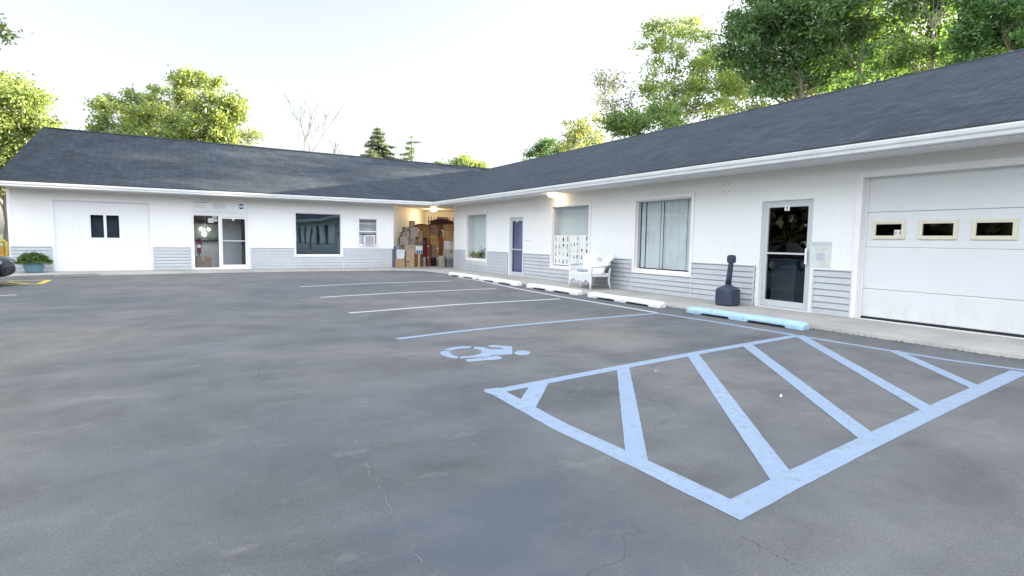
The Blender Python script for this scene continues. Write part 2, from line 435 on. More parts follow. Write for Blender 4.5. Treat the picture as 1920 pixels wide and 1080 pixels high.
def world_loc(o):
    l = Vector(o.location); p = o.parent
    while p is not None: l += Vector(p.location); p = p.parent
    return l
def tag(o, label=None, cat=None, group=None, kind=None):
    if label: o['label'] = label
    if cat: o['category'] = cat
    if group: o['group'] = group
    if kind: o['kind'] = kind
    return o
def thing(name, label, cat, loc=(0, 0, 0), group=None, rotz=0.0):
    o = bpy.data.objects.new(name, None); COL.objects.link(o); o.location = loc; o.rotation_euler = (0, 0, rotz)
    o.empty_display_size = 0.2
    return tag(o, label, cat, group)
def copy_tree(o, loc=None, rotz=None, parent=None):
    c = o.copy(); COL.objects.link(c)
    if parent is not None: c.parent = parent
    if loc is not None: c.location = loc
    if rotz is not None: c.rotation_euler = (0, 0, rotz)
    for ch in list(o.children): copy_tree(ch, parent=c)
    return c
RNG = random.Random(7)

# ================================================================== SETTING: ground, lot, walkway
b = MB(); b.face([(-500, -500, -0.06), (500, -500, -0.06), (500, 500, -0.06), (-500, 500, -0.06)])
tag(b.build('ground', M['grass']), kind='structure')
b = MB()
nx, ny = 24, 30
b.face([(-26, -60, 0), (0.05, -60, 0), (0.05, 5.1, 0), (-15.5, 5.1, 0), (-15.9, 14, 0), (-26, 14, 0)])
lot = tag(b.build('parking_lot', M['asphalt']), kind='structure')
# walkway with a rough front edge
edge = [(-16.6, 2.3), (-15.6, 2.5), (-14.7, 2.75), (-13.8, 3.2), (-12.4, 3.55), (-11, 3.8), (-9.3, 4.05), (-7.6, 4.2), (-4.6, 4.2), (-2.7, 4.1), (-2.0, 3.75), (-1.6, 3.2), (-1.42, 1.8), (-1.33, -0.5),
        (-1.3, -4), (-1.28, -8), (-1.32, -11), (-1.34, -14), (-1.3, -17), (-1.3, -46)]
pts = []
for (xa, ya_), (xb, yb) in zip(edge[:-1], edge[1:]):
    L = math.hypot(xb-xa, yb-ya_); n = max(2, int(L/0.12))
    for i in range(n):
        t = i/n; pts.append((xa+(xb-xa)*t+RNG.uniform(-.012, .012), ya_+(yb-ya_)*t+RNG.uniform(-.012, .012)))
pts.append(edge[-1])
b = MB()
prevs = None
for i, (x, y) in enumerate(pts):
    # inner point: under the wall line
    if y > 4.0 or x < -2.5: ix, iy = x, 5.3
    elif x > -1.9 and y < 3.6: ix, iy = 0.25, y
    else: ix, iy = 0.25, 5.3
    cur = [(x-0.015 if y < 3.5 else x, y-(0.015 if y >= 3.5 else 0), 0.0), (x, y, 0.05+RNG.uniform(-.006, .004)), (x+(0.05 if y < 3.5 else 0), y+(0.05 if y >= 3.5 else 0), 0.062), (ix, iy, 0.085)]
    if prevs:
        for k in range(3): b.face([prevs[k], prevs[k+1], cur[k+1], cur[k]])
    prevs = cur
b.face([(-2.6, 4.6, 0.083), (0.25, 3.2, 0.083), (4.5, 3.2, 0.083), (4.5, 10.5, 0.083), (-2.6, 10.5, 0.083)])
tag(b.build('walkway', M['walk']), kind='structure')

def strip(b, pts, w, z=0.004, jit=0.0022):
    """a painted stripe along ground points with slightly ragged edges"""
    P = []
    for (a, c) in zip(pts[:-1], pts[1:]):
        a, c = Vector(a), Vector(c); n = max(2, int((c-a).length/0.10))
        for i in range(n): P.append(a.lerp(c, i/n))
    P.append(Vector(pts[-1]))
    rows = []
    for i, p in enumerate(P):
        t1 = P[i]-P[max(i-1, 0)]; t2 = P[min(i+1, len(P)-1)]-P[i]; t1.z = t2.z = 0
        if t1.length < 1e-6: t1 = t2
        if t2.length < 1e-6: t2 = t1
        t1 = t1.normalized(); t2 = t2.normalized(); t = (t1+t2).normalized(); nrm = Vector((-t.y, t.x, 0))/max(.5, t.dot(t1))
        rows.append((p+nrm*(w/2+RNG.uniform(-jit, jit)), p-nrm*(w/2+RNG.uniform(-jit, jit))))
    for (a, c), (d, e) in zip(rows[:-1], rows[1:]):
        b.face([(a.x, a.y, z), (c.x, c.y, z), (e.x, e.y, z), (d.x, d.y, z)])
g = lambda px, py: ground_at(px, py)
def mark(name, label, stripes, mat, group=None):
    b = MB()
    for k, (pp, w, z) in enumerate(stripes): strip(b, pp, w, z)
    o = b.build(name, mat); tag(o, label, 'road marking', group, 'structure'); return o
WL = 'white stall lines painted across the lot'
mark('parking_line', 'farthest white stall line, nearest the cluttered porch', [([g(562, 537.5), g(700, 531), g(846, 527)], 0.115, .0018)], M['white_line'], WL)
mark('parking_line', 'middle one of the three white stall lines across the lot', [([g(601, 557.5), g(765, 548), g(930, 541)], 0.115, .0018)], M['white_line'], WL)
mark('parking_line', 'white stall line nearest the light blue stall line', [([g(654, 587), g(850, 571.5), g(1050, 560.3)], 0.115, .0018)], M['white_line'], WL)
mark('parking_line', 'long white front line running along the white curb stops', [([g(858, 520), g(905, 527.5), g(968, 541), g(1050, 556), g(1140, 571), g(1232, 586.5)], 0.115, .0022)], M['white_line'], WL)
mark('parking_line', 'light blue stall line beside the wheelchair symbol', [([g(745, 635.5), g(855, 622), g(961, 610.8), g(1080, 600), g(1226, 588)], 0.115, .0018)], M['blue_line'])
mark('parking_line', 'light blue front line in front of the blue curb stop', [([g(1226, 586.5), g(1330, 602), g(1490, 628.5)], 0.115, .0022)], M['blue_line'])
mark('parking_line', 'short white line end beside the dark car', [([Vector((-17.5, -3.5, 0)), g(31, 553)], 0.115, .0018)], M['white_line'])
# hatched access aisle
zz = .008
st = [([g(914, 737), g(1160, 689.5), g(1330, 658), g(1492, 630)], 0.13, .0022),
      ([g(921, 729), g(1050, 800), g(1210, 874), g(1379, 956), g(1480, 903), g(1640, 823.5), g(1780, 757), g(1912, 697)], 0.155, .0026),
      ([g(1490, 629), g(1640, 653), g(1780, 675.5), g(1925, 695)], 0.105, .0026)]
for a, c, w in (((1012, 719), (986, 764), .16), ((1168, 688), (1196, 873), .135), ((1298, 664), (1472, 905), .15), ((1398, 645), (1638, 829), .15), ((1498, 629), (1752, 775), .15), ((1674, 657), (1835, 729), .14)):
    st.append(([g(*a), g(*c)], w, .0034))
mark('access_aisle_marking', 'light blue hatched access aisle painted on the asphalt', st, M['blue_line'])
# wheelchair symbol, stencilled
def sy(x, y): return ground_at(810+x/9.6, 630+y/9.6)
polys = [[(205,255),(280,225),(400,200),(560,187),(715,187),(690,215),(560,225),(430,240),(340,265)],
         [(205,272),(150,290),(145,315),(190,345),(280,380),(380,400),(455,405),(480,375),(400,355),(350,330),(320,300),(315,275)],
         [(755,205),(800,193),(900,200),(1000,232),(1060,243),(1060,330),(1050,370),(900,385),(750,390),(620,395),(500,410),(520,368),(640,365),(760,350),(850,325),(890,300),(905,280),(870,255),(800,235),(745,228)],
         [(1060,243),(1280,238),(1280,178),(1440,190),(1448,330),(1200,345),(1150,335),(1060,352)],
         [(1005,180),(1100,163),(1278,177),(1278,226),(1230,210),(1060,205)],
         [(600,425),(800,405),(1000,385),(1120,360),(1170,350),(1215,365),(1270,405),(1180,425),(950,440),(650,468)],
         [(1625+145*math.cos(a*math.pi/9), 305+43*math.sin(a*math.pi/9)) for a in range(18)]]
b = MB()
for k, pl in enumerate(polys):
    b.face([(sy(*q).x, sy(*q).y, 0.0018 if k != 3 else 0.0022) for q in pl])
o = b.build('wheelchair_symbol', M['blue_line']); bm = bmesh.new(); bm.from_mesh(o.data); bmesh.ops.triangulate(bm, faces=bm.faces); bm.to_mesh(o.data); bm.free()
tag(o, 'light blue stencilled wheelchair user symbol on the asphalt', 'road marking', kind='structure')
yl = [([g(16, 526.3), g(60, 525.6), g(96, 525)], 0.12, .0018), ([g(92, 525), g(74, 532.5)], 0.16, .0022), ([g(-30, 534.5), g(0, 533.6), g(78, 532.3)], 0.13, .0026),
      ([g(14, 528.5), g(54, 532.6)], 0.13, .0030), ([g(-14, 529.5), g(18, 533.4)], 0.13, .0030)]
mark('yellow_hatch_marking', 'yellow hatched corner marking beside the planter', yl, M['yellow_line'])
# cracks in the asphalt
crackmat = plain('dark crack filler', (0.05, 0.05, 0.052), 0.9, 0.3, 20)
palecrack = plain('pale sandy crack filler', (0.165, 0.163, 0.158), 0.9, 0.3, 20)
for pts in ([(1700, 828), (1745, 842), (1800, 858), (1860, 874), (1930, 893)], [(1388, 1008), (1420, 1022), (1455, 1040), (1500, 1066)],
            [(628, 745), (650, 800), (690, 870), (718, 930), (770, 1020), (800, 1075)], [(1500, 742), (1540, 770), (1590, 800)]):
    b = MB(); P = []
    for a, c in zip(pts[:-1], pts[1:]):
        for i in range(9):
            t = i/9; q = g(a[0]+(c[0]-a[0])*t, a[1]+(c[1]-a[1])*t); P.append(q+Vector((RNG.gauss(0, .010), RNG.gauss(0, .010), 0)))
    for p, q in zip(P[:-1], P[1:]):
        if RNG.random() < (0.6 if pts[0][0] < 700 else 0.4): continue
        t = (q-p).normalized(); n = Vector((-t.y, t.x, 0)); w0, w1 = RNG.uniform(.0008, .003), RNG.uniform(.0008, .003)
        b.face([(p.x+n.x*w0, p.y+n.y*w0, .0012), (p.x-n.x*w0, p.y-n.y*w0, .0012), (q.x-n.x*w1, q.y-n.y*w1, .0012), (q.x+n.x*w1, q.y+n.y*w1, .0012)])
    tag(b.build('asphalt_crack', palecrack if pts[0][0] < 700 else crackmat), kind='structure')

# ================================================================== THE BUILDING
YL = 5.047
BLD = thing('commercial_building', 'long low white L-shaped building with grey wainscot and dark shingle roof', 'building')
RM = lambda u, d, z: (d, u, z)                # right wing front: u = world y, d = depth into the wall
LM = lambda u, d, z: (u, YL+d, z)             # left wing front: u = world x
ZT, ZS = 2.81, 0.895
def mbox(b, mp, u0, u1, d0, d1, z0, z1, mi=0):
    p, q = mp(u0, d0, z0), mp(u1, d1, z1)
    b.box(min(p[0], q[0]), max(p[0], q[0]), min(p[1], q[1]), max(p[1], q[1]), z0, z1, mi)
R_OPEN = dict(W1=(.68, 2.5, .57, 2.36), D1=(-2.1, -1.12, .085, 2.16), W2=(-5.86, -3.95, .55, 2.41), W3=(-9.71, -7.84, .64, 2.41), D2=(-12.64, -11.55, .085, 2.2), GD=(-17.2, -13.52, .085, 2.51),
              V1=(-21.6, -19.8, .64, 2.41), V2=(-25.4, -23.6, .64, 2.41), V3=(-28.2, -27.2, .085, 2.2), V4=(-32.0, -30.2, .64, 2.41), V5=(-36.0, -34.2, .64, 2.41), V6=(-40.4, -38.6, .64, 2.41))
L_OPEN = dict(IN=(-14.04, -11.32, .085, 2.51), LD=(-10.0, -8.12, .085, 2.13), LW=(-6.4, -4.6, .62, 2.32), AW=(-3.87, -3.08, 1.06, 2.16))
def wall_mesh(mp, u0, u1, opens, depth=0.16):
    b = MB()
    us = sorted({u0, u1, *[o[0] for o in opens.values()], *[o[1] for o in opens.values()]})
    zs = sorted({0.0, ZT, *[o[2] for o in opens.values()], *[o[3] for o in opens.values()]})
    inside = lambda u, z: any(o[0] < u < o[1] and o[2] < z < o[3] for o in opens.values())
    for a, c in zip(us[:-1], us[1:]):
        for e, f in zip(zs[:-1], zs[1:]):
            if not inside((a+c)/2, (e+f)/2):
                b.face([mp(a, 0, e), mp(c, 0, e), mp(c, 0, f), mp(a, 0, f)])
                b.face([mp(a, depth, e), mp(c, depth, e), mp(c, depth, f), mp(a, depth, f)])
    for o in opens.values():
        a, c, e, f = o
        b.face([mp(a, 0, e), mp(a, depth, e), mp(a, depth, f), mp(a, 0, f)]); b.face([mp(c, 0, e), mp(c, depth, e), mp(c, depth, f), mp(c, 0, f)])
        b.face([mp(a, 0, f), mp(c, 0, f), mp(c, depth, f), mp(a, depth, f)]); b.face([mp(a, 0, e), mp(c, 0, e), mp(c, depth, e), mp(a, depth, e)])
    for u in (u0, u1): b.face([mp(u, 0, 0), mp(u, depth, 0), mp(u, depth, ZT), mp(u, 0, ZT)])
    return b
wall_mesh(RM, -46, 3.8, R_OPEN).build('wall', M['wall'], BLD)
wall_mesh(LM, -15.2, -2.36, L_OPEN).build('wall', M['wall'], BLD)
# rear and end walls
b = MB()
P_, Q_ = (0.6, 8.9), (4.0, 7.6)
b.face([(-2.36, YL+.16, 0), (*P_, 0), (*P_, ZT), (-2.36, YL+.16, ZT)])
b.face([(*P_, 0), (*Q_, 0), (*Q_, ZT), (*P_, ZT)])
b.face([(*Q_, 0), (4.0, 3.8, 0), (4.0, 3.8, ZT), (*Q_, ZT)])
b.face([(0.16, 3.8, 0), (4.0, 3.8, 0), (4.0, 3.8, ZT), (0.16, 3.8, ZT)])
b.build('porch_wall', M['plainwall'], BLD)
b = MB()
b.face([(10.2, -46, 0), (10.2, 14.0, 0), (10.2, 14.0, ZT), (10.2, -46, ZT)])
b.face([(10.2, 14.0, 0), (-15.2, 14.0, 0), (-15.2, 14.0, ZT), (10.2, 14.0, ZT)])
b.face([(-15.2, YL+.16, 0), (-15.2, 14.0, 0), (-15.2, 14.0, ZT), (-15.0, 8.9, 5.18), (-15.2, YL+.16, ZT)])
b.face([(0, -46, 0), (10.2, -46, 0), (10.2, -46, ZT), (4.9, -46, 5.15), (0, -46, ZT)])
b.build('rear_wall', M['wall'], BLD)

# clapboard wainscot
def siding(mp, u0, u1, opens, casing, name='wainscot_siding'):
    b = MB(); n = 7; h = (ZS-0.085)/n
    for i in range(n):
        za, zb = 0.085+i*h, 0.085+(i+1)*h
        segs = [(u0, u1)]
        for o in opens.values():
            if o[2]-casing < zb-0.01:
                new = []
                for a, c in segs:
                    lo, hi = o[0]-casing, o[1]+casing
                    if hi <= a or lo >= c: new.append((a, c)); continue
                    if lo > a: new.append((a, lo))
                    if hi < c: new.append((hi, c))
                segs = new
        for a, c in segs:
            zq = zb-.018
            b.face([mp(a, -.030, za), mp(c, -.030, za), mp(c, -.012, zq), mp(a, -.012, zq)])
            b.face([mp(a, -.030, za), mp(c, -.030, za), mp(c, -.002, za), mp(a, -.002, za)])
            b.face([mp(a, -.012, zq), mp(c, -.012, zq), mp(c, -.002, zq), mp(a, -.002, zq)])
            b.face([mp(a, -.002, zq), mp(c, -.002, zq), mp(c, -.002, zb), mp(a, -.002, zb)])
            for u in (a, c): b.face([mp(u, -.030, za), mp(u, -.002, za), mp(u, -.002, zq), mp(u, -.012, zq)])
    b.build_each(name, M['siding'], BLD)
    t = MB()
    segs = [(u0, u1)]
    for o in opens.values():
        if o[2]-casing < ZS:
            new = []
            for a, c in segs:
                lo, hi = o[0]-casing, o[1]+casing
                if hi <= a or lo >= c: new.append((a, c)); continue
                if lo > a: new.append((a, lo))
                if hi < c: new.append((hi, c))
            segs = new
    for a, c in segs:
        mbox(t, mp, a, c, -.036, -.001, ZS-.004, ZS+.016)
        for u in (a, c-.03): mbox(t, mp, u, u+.03, -.034, -.0025, .085, ZS-.006)
    t.build_each('siding_trim', M['greytrim'], BLD)
siding(RM, -46, 3.79, R_OPEN, 0.075)
siding(LM, -15.19, -2.37, L_OPEN, 0.06)
# corner boards
b = MB()
b.box(-.012, .1, 3.72, 3.812, .085, 2.8); b.box(-2.44, -2.35, YL-.012, YL+.1, .085, 2.8); b.box(-15.215, -15.11, YL-.012, YL+.06, .085, 2.8)
b.build_each('corner_board', M['trim'], BLD, bevel=.004)

# soffit, fascia, gutter
OV = 0.72
b = MB()
b.face([(-OV, -46, 2.80), (0.0, -46, 2.80), (0.0, 3.8, 2.80), (-OV, YL-OV, 2.80)])
b.face([(-OV, YL-OV, 2.80), (-2.36, YL, 2.80), (-15.25, YL, 2.80), (-15.25, YL-OV, 2.80)])
b.face([(-OV, YL-OV, 2.80), (0, 3.8, 2.80), (4.0, 3.8, 2.80), (*Q_, 2.80), (*P_, 2.80), (-2.36, YL+.16, 2.80), (-2.36, YL, 2.80)])
tsf = NT('vented white soffit'); s_ = tsf.sep(); fr = tsf.math('FRACT', tsf.math('DIVIDE', tsf.math('ADD', s_[0], s_[1]), 0.1))
tsf.col(tsf.mix(tsf.ramp(fr, [(0.0, 1.0), (0.07, 0.0)]), (0.66, 0.665, 0.66), (0.42, 0.42, 0.42))); tsf.set(0.55)
tsf.bump(tsf.ramp(fr, [(0.0, 0.0), (0.08, 1.0)]), 0.4, 0.006)
b.build('soffit', tsf.m, BLD)
RE = -0.80                                      # roof edge
b = MB()
gp = [(0, 2.81), (-.06, 2.80), (-.085, 2.815), (-.095, 2.86), (-.115, 2.885), (-.125, 2.93), (-.125, 2.95), (-.105, 2.95), (-.105, 2.94), (0, 2.94)]   # K-style profile
x0, yc = -OV-.02, YL-OV-.02
b.prism(gp, lambda a, z, d: (x0+a, d if d < -40 else yc+a, z), -46, 0)
b.prism([(a, z) for a, z in gp][::-1], lambda a, z, d: (x0+a if d > -5 else -15.38, yc+a, z), -15.38, 0)
b.build_each('gutter', M['gutter'], BLD)
b = MB()
b.box(-OV-.018, -OV+.01, -46, yc+.02, 2.795, 2.95); b.box(-15.3, -OV-.02, yc+.002, yc+.03, 2.795, 2.95)
b.build_each('fascia_board', M['trim'], BLD)
# roof
ZE, ZR = 2.99, 5.36
EC = Vector((RE, YL-.80, ZE)); J = Vector((4.72, 9.66, ZR)); RL = Vector((-14.78, 8.72, ZR)); EL = Vector((-15.34, YL-.80, ZE))
RR = Vector((4.72, -46.3, ZR)); ER = Vector((RE, -46.3, ZE))
def roof_face(b, pts, e0, e1, drop=0.0):
    ax = (e1-e0).normalized(); n = (pts[1]-pts[0]).cross(pts[2]-pts[0]).normalized(); up = n.cross(ax)
    if up.z < 0: up = -up
    b.face([p-Vector((0, 0, drop)) for p in pts], 0, [((p-e0).dot(ax), (p-e0).dot(up)) for p in pts])
b = MB()
for drop in (0.0, 0.07):
    roof_face(b, [EC, ER, RR, J], EC, ER, drop); roof_face(b, [EL, EC, J, RL], EL, EC, drop)
    B1, B2, B3 = Vector((10.5, -46.3, ZE)), Vector((10.5, 14.6, ZE)), Vector((-15.34, 14.2, ZE))
    roof_face(b, [RR, B1, B2, J], B1, B2, drop); roof_face(b, [J, B2, B3, RL], B2, B3, drop)
for p, q in ((EC, ER), (EL, EC), (RL, EL), (RR, ER)):
    dn = Vector((0, 0, .07)); b.face([p, q, q-dn, p-dn], 0, [(0, 0), (1, 0), (1, .03), (0, .03)])
roof = b.build('roof', M['shingle'], BLD)
b = MB()
for p, q, n1 in ((J, RR, Vector((1, 0, 0))), (RL, J, Vector((0, 1, 0)))):
    s0 = Vector((0, 0, .012)); w = .13
    for sg in (-1, 1):
        o1 = n1*(sg*w)+Vector((0, 0, -w*.435+.012))
        L = (q-p).length
        b.face([p+s0, q+s0, q+o1, p+o1], 0, [(0, 0), (L, 0), (L, .14), (0, .14)])
b.build('ridge_cap', M['shingle'], roof)
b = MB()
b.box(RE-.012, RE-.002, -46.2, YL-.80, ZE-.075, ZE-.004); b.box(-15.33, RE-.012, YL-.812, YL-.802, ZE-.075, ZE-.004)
b.build('eave_shadow_strip', plain('dark rake and eave shadow', (.03, .033, .036), .5), BLD)  # dark strip standing in for the shadow line between shingles and gutter
b = MB()
dn = Vector((0, 0, .012))
b.prism([(0, -.075), (.03, -.075), (.03, .0), (0, .0)], lambda a, z, d: (EL.lerp(RL, d) + Vector((-.012-a, 0, z-.0))), 0, 1)
b.build('rake_board', plain('dark rake and eave shadow', (.05, .055, .06), .5), BLD)

# ---- windows and doors
def casing(b, mp, o, w=0.085, d=-0.034, sill=True):
    a, c, e, f = o
    mbox(b, mp, a-w, a+.002, d, .02, e-(w if sill else 0), f+w); mbox(b, mp, c-.002, c+w, d, .02, e-(w if sill else 0), f+w)
    mbox(b, mp, a+.002, c-.002, d, .02, f-.002, f+w)
    if sill: mbox(b, mp, a+.002, c-.002, d-.006, .02, e-w, e+.002)
def sash(b, mp, o, w=0.05, d0=.03, d1=.075, mi=0):
    a, c, e, f = o
    mbox(b, mp, a, a+w, d0, d1, e, f, mi); mbox(b, mp, c-w, c, d0, d1, e, f, mi)
    mbox(b, mp, a+w, c-w, d0, d1, e, e+w, mi); mbox(b, mp, a+w, c-w, d0, d1, f-w, f, mi)
def pane(mp, o, d, mat, parent, name='pane'):
    b = MB(); a, c, e, f = o; b.face([mp(a, d, e), mp(c, d, e), mp(c, d, f), mp(a, d, f)]); return b.build(name, mat, parent)
def room(mp, u0, u1, d0, d1, z0, z1, mat, name='interior_room', parent=None, back=None):
    b = MB()
    b.face([mp(u0, d1, z0), mp(u1, d1, z0), mp(u1, d1, z1), mp(u0, d1, z1)], 1 if back else 0)
    for u in (u0, u1): b.face([mp(u, d0, z0), mp(u, d1, z0), mp(u, d1, z1), mp(u, d0, z1)])
    for z in (z0, z1): b.face([mp(u0, d0, z), mp(u1, d0, z), mp(u1, d1, z), mp(u0, d1, z)])
    return b.build(name, [mat, back] if back else mat, parent or BLD)
def window(mp, o, glass, framemat=M['trim'], fw=.035, gd=.05, cs=.085, sill=True):
    b = MB(); casing(b, mp, o, cs, sill=sill); sash(b, mp, o, fw, gd-.02, gd+.02, 0)
    w = b.build('window', framemat, BLD, bevel=.003)
    pane(mp, (o[0]+fw, o[1]-fw, o[2]+fw, o[3]-fw), gd, glass, w)
    return w
# far window of the right wing: pale shade and plants on the sill
w1 = window(RM, R_OPEN['W1'], M['glass'], fw=.02, gd=.04)
a, c, e, f = R_OPEN['W1']
b = MB(); b.face([RM(a, .30, e), RM(c, .30, e), RM(c, .30, f), RM(a, .30, f)]); b.build('window_shade', M['shade'], w1)
b = MB()
for u in (a, c): b.face([RM(u, .16, e), RM(u, .30, e), RM(u, .30, f), RM(u, .16, f)])
for z in (e, f): b.face([RM(a, .16, z), RM(c, .16, z), RM(c, .30, z), RM(a, .30, z)])
b.build('window_reveal', M['trim'], w1)
w2 = window(RM, R_OPEN['W2'], M['glass'], fw=.02, gd=.04)
a, c, e, f = R_OPEN['W2']
b = MB(); b.face([RM(a, .30, e), RM(c, .30, e), RM(c, .30, f), RM(a, .30, f)]); b.build('window_shade', M['shade'], w2)
b = MB()
for u in (a, c): b.face([RM(u, .16, e), RM(u, .30, e), RM(u, .30, f), RM(u, .16, f)])
for z in (e, f): b.face([RM(a, .16, z), RM(c, .16, z), RM(c, .30, z), RM(a, .30, z)])
b.build('window_reveal', M['trim'], w2)
w3 = window(RM, R_OPEN['W3'], M['glass'], fw=.03, gd=.05)
room(RM, -10.4, -7.2, .17, 3.5, .3, 2.7, M['dark'], parent=w3)
b = MB(); a, c, e, f = R_OPEN['W3']; rr = random.Random(3); u = a+.045
while u < c-.05:
    if -7.97 < u < -7.93 or (-9.58 > u > -9.63): u += .05; continue
    ang = math.radians(rr.choice([-4, -12, -22, -34, 6, 14, 22])+rr.uniform(-4, 4)); hw = .050
    du, dd = hw*math.cos(ang), hw*math.sin(ang)
    b.face([RM(u-du, .2-dd, e+.05), RM(u+du, .2+dd, e+.05), RM(u+du, .2+dd, f-.03), RM(u-du, .2-dd, f-.03)])
    u += rr.choice([.072, .078, .084, .09, .098])
mbox(b, RM, a, c, .17, .23, f-.03, f+.01)
b.build('vertical_blind', M['blind'], w3)
for kk in ('V1', 'V2', 'V4', 'V5', 'V6'):
    wv_ = window(RM, R_OPEN[kk], M['glass'], fw=.03, gd=.05); a, c, e, f = R_OPEN[kk]
    b = MB(); b.face([RM(a, .30, e), RM(c, .30, e), RM(c, .30, f), RM(a, .30, f)]); b.build('window_shade', M['shade' if kk in ('V1', 'V4') else 'dark'], wv_)
a, c, e, f = R_OPEN['V3']; b = MB(); sash(b, RM, R_OPEN['V3'], .09, .03, .09); dv = b.build('door_frame', M['alu'], BLD)
b = MB(); b.face([RM(a, .07, e), RM(c, .07, e), RM(c, .07, f), RM(a, .07, f)]); b.build('door_leaf', M['dark'], dv)
# front display window of the left wing: dark, mirror-like
w4 = window(LM, L_OPEN['LW'], M['darkglass'], fw=.03, gd=.05, cs=.07)
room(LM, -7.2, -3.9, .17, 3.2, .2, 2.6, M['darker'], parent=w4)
# sash window with the air conditioner
o = L_OPEN['AW']; b = MB(); casing(b, LM, o, .06); sash(b, LM, o, .035, .02, .08); mbox(b, LM, o[0]+.03, o[1]-.03, .0, .06, 1.60, 1.645)
mbox(b, LM, o[0]+.03, o[1]-.03, .06, .09, 1.94, 1.965)
w5 = b.build('window', M['trim'], BLD, bevel=.003)
pane(LM, (o[0]+.035, o[1]-.035, 1.64, o[3]-.035), .05, M['glass'], w5); pane(LM, (o[0]+.035, o[1]-.035, o[2]+.035, 1.60), .06, M['glass'], w5)
b = MB(); b.face([LM(o[0], .25, 1.5), LM(o[1], .25, 1.5), LM(o[1], .25, 2.2), LM(o[0], .25, 2.2)]); b.build('window_shade', M['inwall'], w5)
for s0 in (o[0]+.04, o[1]-.2):
    b = MB()
    for k in range(4): b.box(s0+k*.04, s0+k*.04+.0395, YL+.10+.004*(k % 2), YL+.115+.004*(k % 2), o[2]+.03, 1.48)
    b.build('accordion_panel', M['blind'], w5)
room(LM, -4.0, -2.9, .17, 1.2, .9, 2.4, M['dark'], parent=w5)
# boarded garage bay with a slider window
a, c, e, f = L_OPEN['IN']
sl = (-13.08, -12.21, 1.19, 2.03)
b = MB()
for (p, q, r, s) in ((a, sl[0], e, f), (sl[1], c, e, f), (sl[0], sl[1], e, sl[2]), (sl[0], sl[1], sl[3], f)):
    b.face([LM(p, .09, r), LM(q, .09, r), LM(q, .09, s), LM(p, .09, s)])
inf = b.build('boarded_bay_panel', m_wall('white vertical board infill', (0.79, 0.80, 0.81), 0.145, 0.6), BLD)
b = MB(); sash(b, LM, sl, .03, .075, .13); mbox(b, LM, -12.685, -12.605, .078, .13, sl[2]+.03, sl[3]-.03)
sw = b.build('window', M['trim'], BLD, bevel=.003)
pane(LM, (sl[0]+.03, -12.685, sl[2]+.03, sl[3]-.03), .11, M['doorglass'], sw); pane(LM, (-12.605, sl[1]-.03, sl[2]+.03, sl[3]-.03), .11, M['doorglass'], sw)
room(LM, -13.4, -11.9, .18, .4, .9, 2.3, plain('dim blue grey curtain', (.075, .095, .125), .8, .15, 3), 'window_shade', parent=sw)
b = MB(); mbox(b, LM, a, c, .005, .085, f-.05, f-.001); b.build('bay_header', M['trim'], BLD)

# aluminium glass doors
def glass_door(mp, o, cols, name, glass, rail=None, handle_side=1, depth=.07):
    """cols: list of (u0,u1,leaf?)"""
    a, c, e, f = o
    fr = MB(); w = .05
    mbox(fr, mp, a, a+w, depth-.03, depth+.05, e, f); mbox(fr, mp, c-w, c, depth-.03, depth+.05, e, f)
    mbox(fr, mp, a+w, c-w, depth-.03, depth+.05, f-w, f); mbox(fr, mp, a, c, depth-.05, depth+.05, e, e+.025)
    D = fr.build('door_frame' if name == 'door' else name, M['alu'], BLD, bevel=.004)
    return D
# right wing: dark glass door by the garage
def door_leaf(mp, u0, u1, e, f, d, glass, parent, stile=.075, bottom=.12, top=.075, railz=None, handle=None, mat=None):
    b = MB(); mat = mat or M['alu']
    mbox(b, mp, u0, u0+stile, d-.022, d+.022, e, f); mbox(b, mp, u1-stile, u1, d-.022, d+.022, e, f)
    mbox(b, mp, u0+stile, u1-stile, d-.022, d+.022, e, e+bottom); mbox(b, mp, u0+stile, u1-stile, d-.022, d+.022, f-top, f)
    L = b.build('door_leaf', mat, parent, bevel=.004)
    pane(mp, (u0+stile, u1-stile, e+bottom, f-top), d, glass, L)
    if railz:
        r = MB(); mbox(r, mp, u0+stile-.01, u1-stile+.01, d-.05, d-.03, railz-.018, railz+.018); r.build('push_bar', M['alu'], L, bevel=.004)
    if handle:
        h = MB(); hu, z0, z1 = handle
        mbox(h, mp, hu-.02, hu+.02, d-.075, d-.055, z0, z1); mbox(h, mp, hu-.012, hu+.012, d-.055, d-.022, z0+.02, z0+.05); mbox(h, mp, hu-.012, hu+.012, d-.055, d-.022, z1-.05, z1-.02)
        h.build('door_handle', M['trim'], L, bevel=.005)
    return L
a, c, e, f = R_OPEN['D2']
D2 = glass_door(RM, R_OPEN['D2'], None, 'door', M['doorglass'])
L2 = door_leaf(RM, a+.052, c-.052, e+.03, f-.052, .07, M['doorglass'], D2, railz=1.17, handle=(a+.10, .98, 1.28))
room(RM, a-.5, c+.9, .17, 3.0, .08, 2.5, M['darker'], parent=D2)
b = MB(); b.face([RM(-12.02, .045, 2.0), RM(-12.13, .045, 2.0), RM(-12.13, .045, 2.1), RM(-12.02, .045, 2.1)]); st_ = b.build('number_sticker', M['paper'], L2)
b = MB(); mbox(b, RM, -12.085, -12.065, .040, .043, 2.02, 2.085); b.build('printed_number', M['ink'], st_)
# dim furniture behind the dark door: a cabinet
b = MB(); mbox(b, RM, -11.75, -11.2, .9, 1.4, .09, 1.0); mbox(b, RM, -11.8, -11.15, .87, 1.43, 1.0, 1.04); b.build('interior_counter', plain('dim blue laminate', (.10, .14, .19), .6), D2)
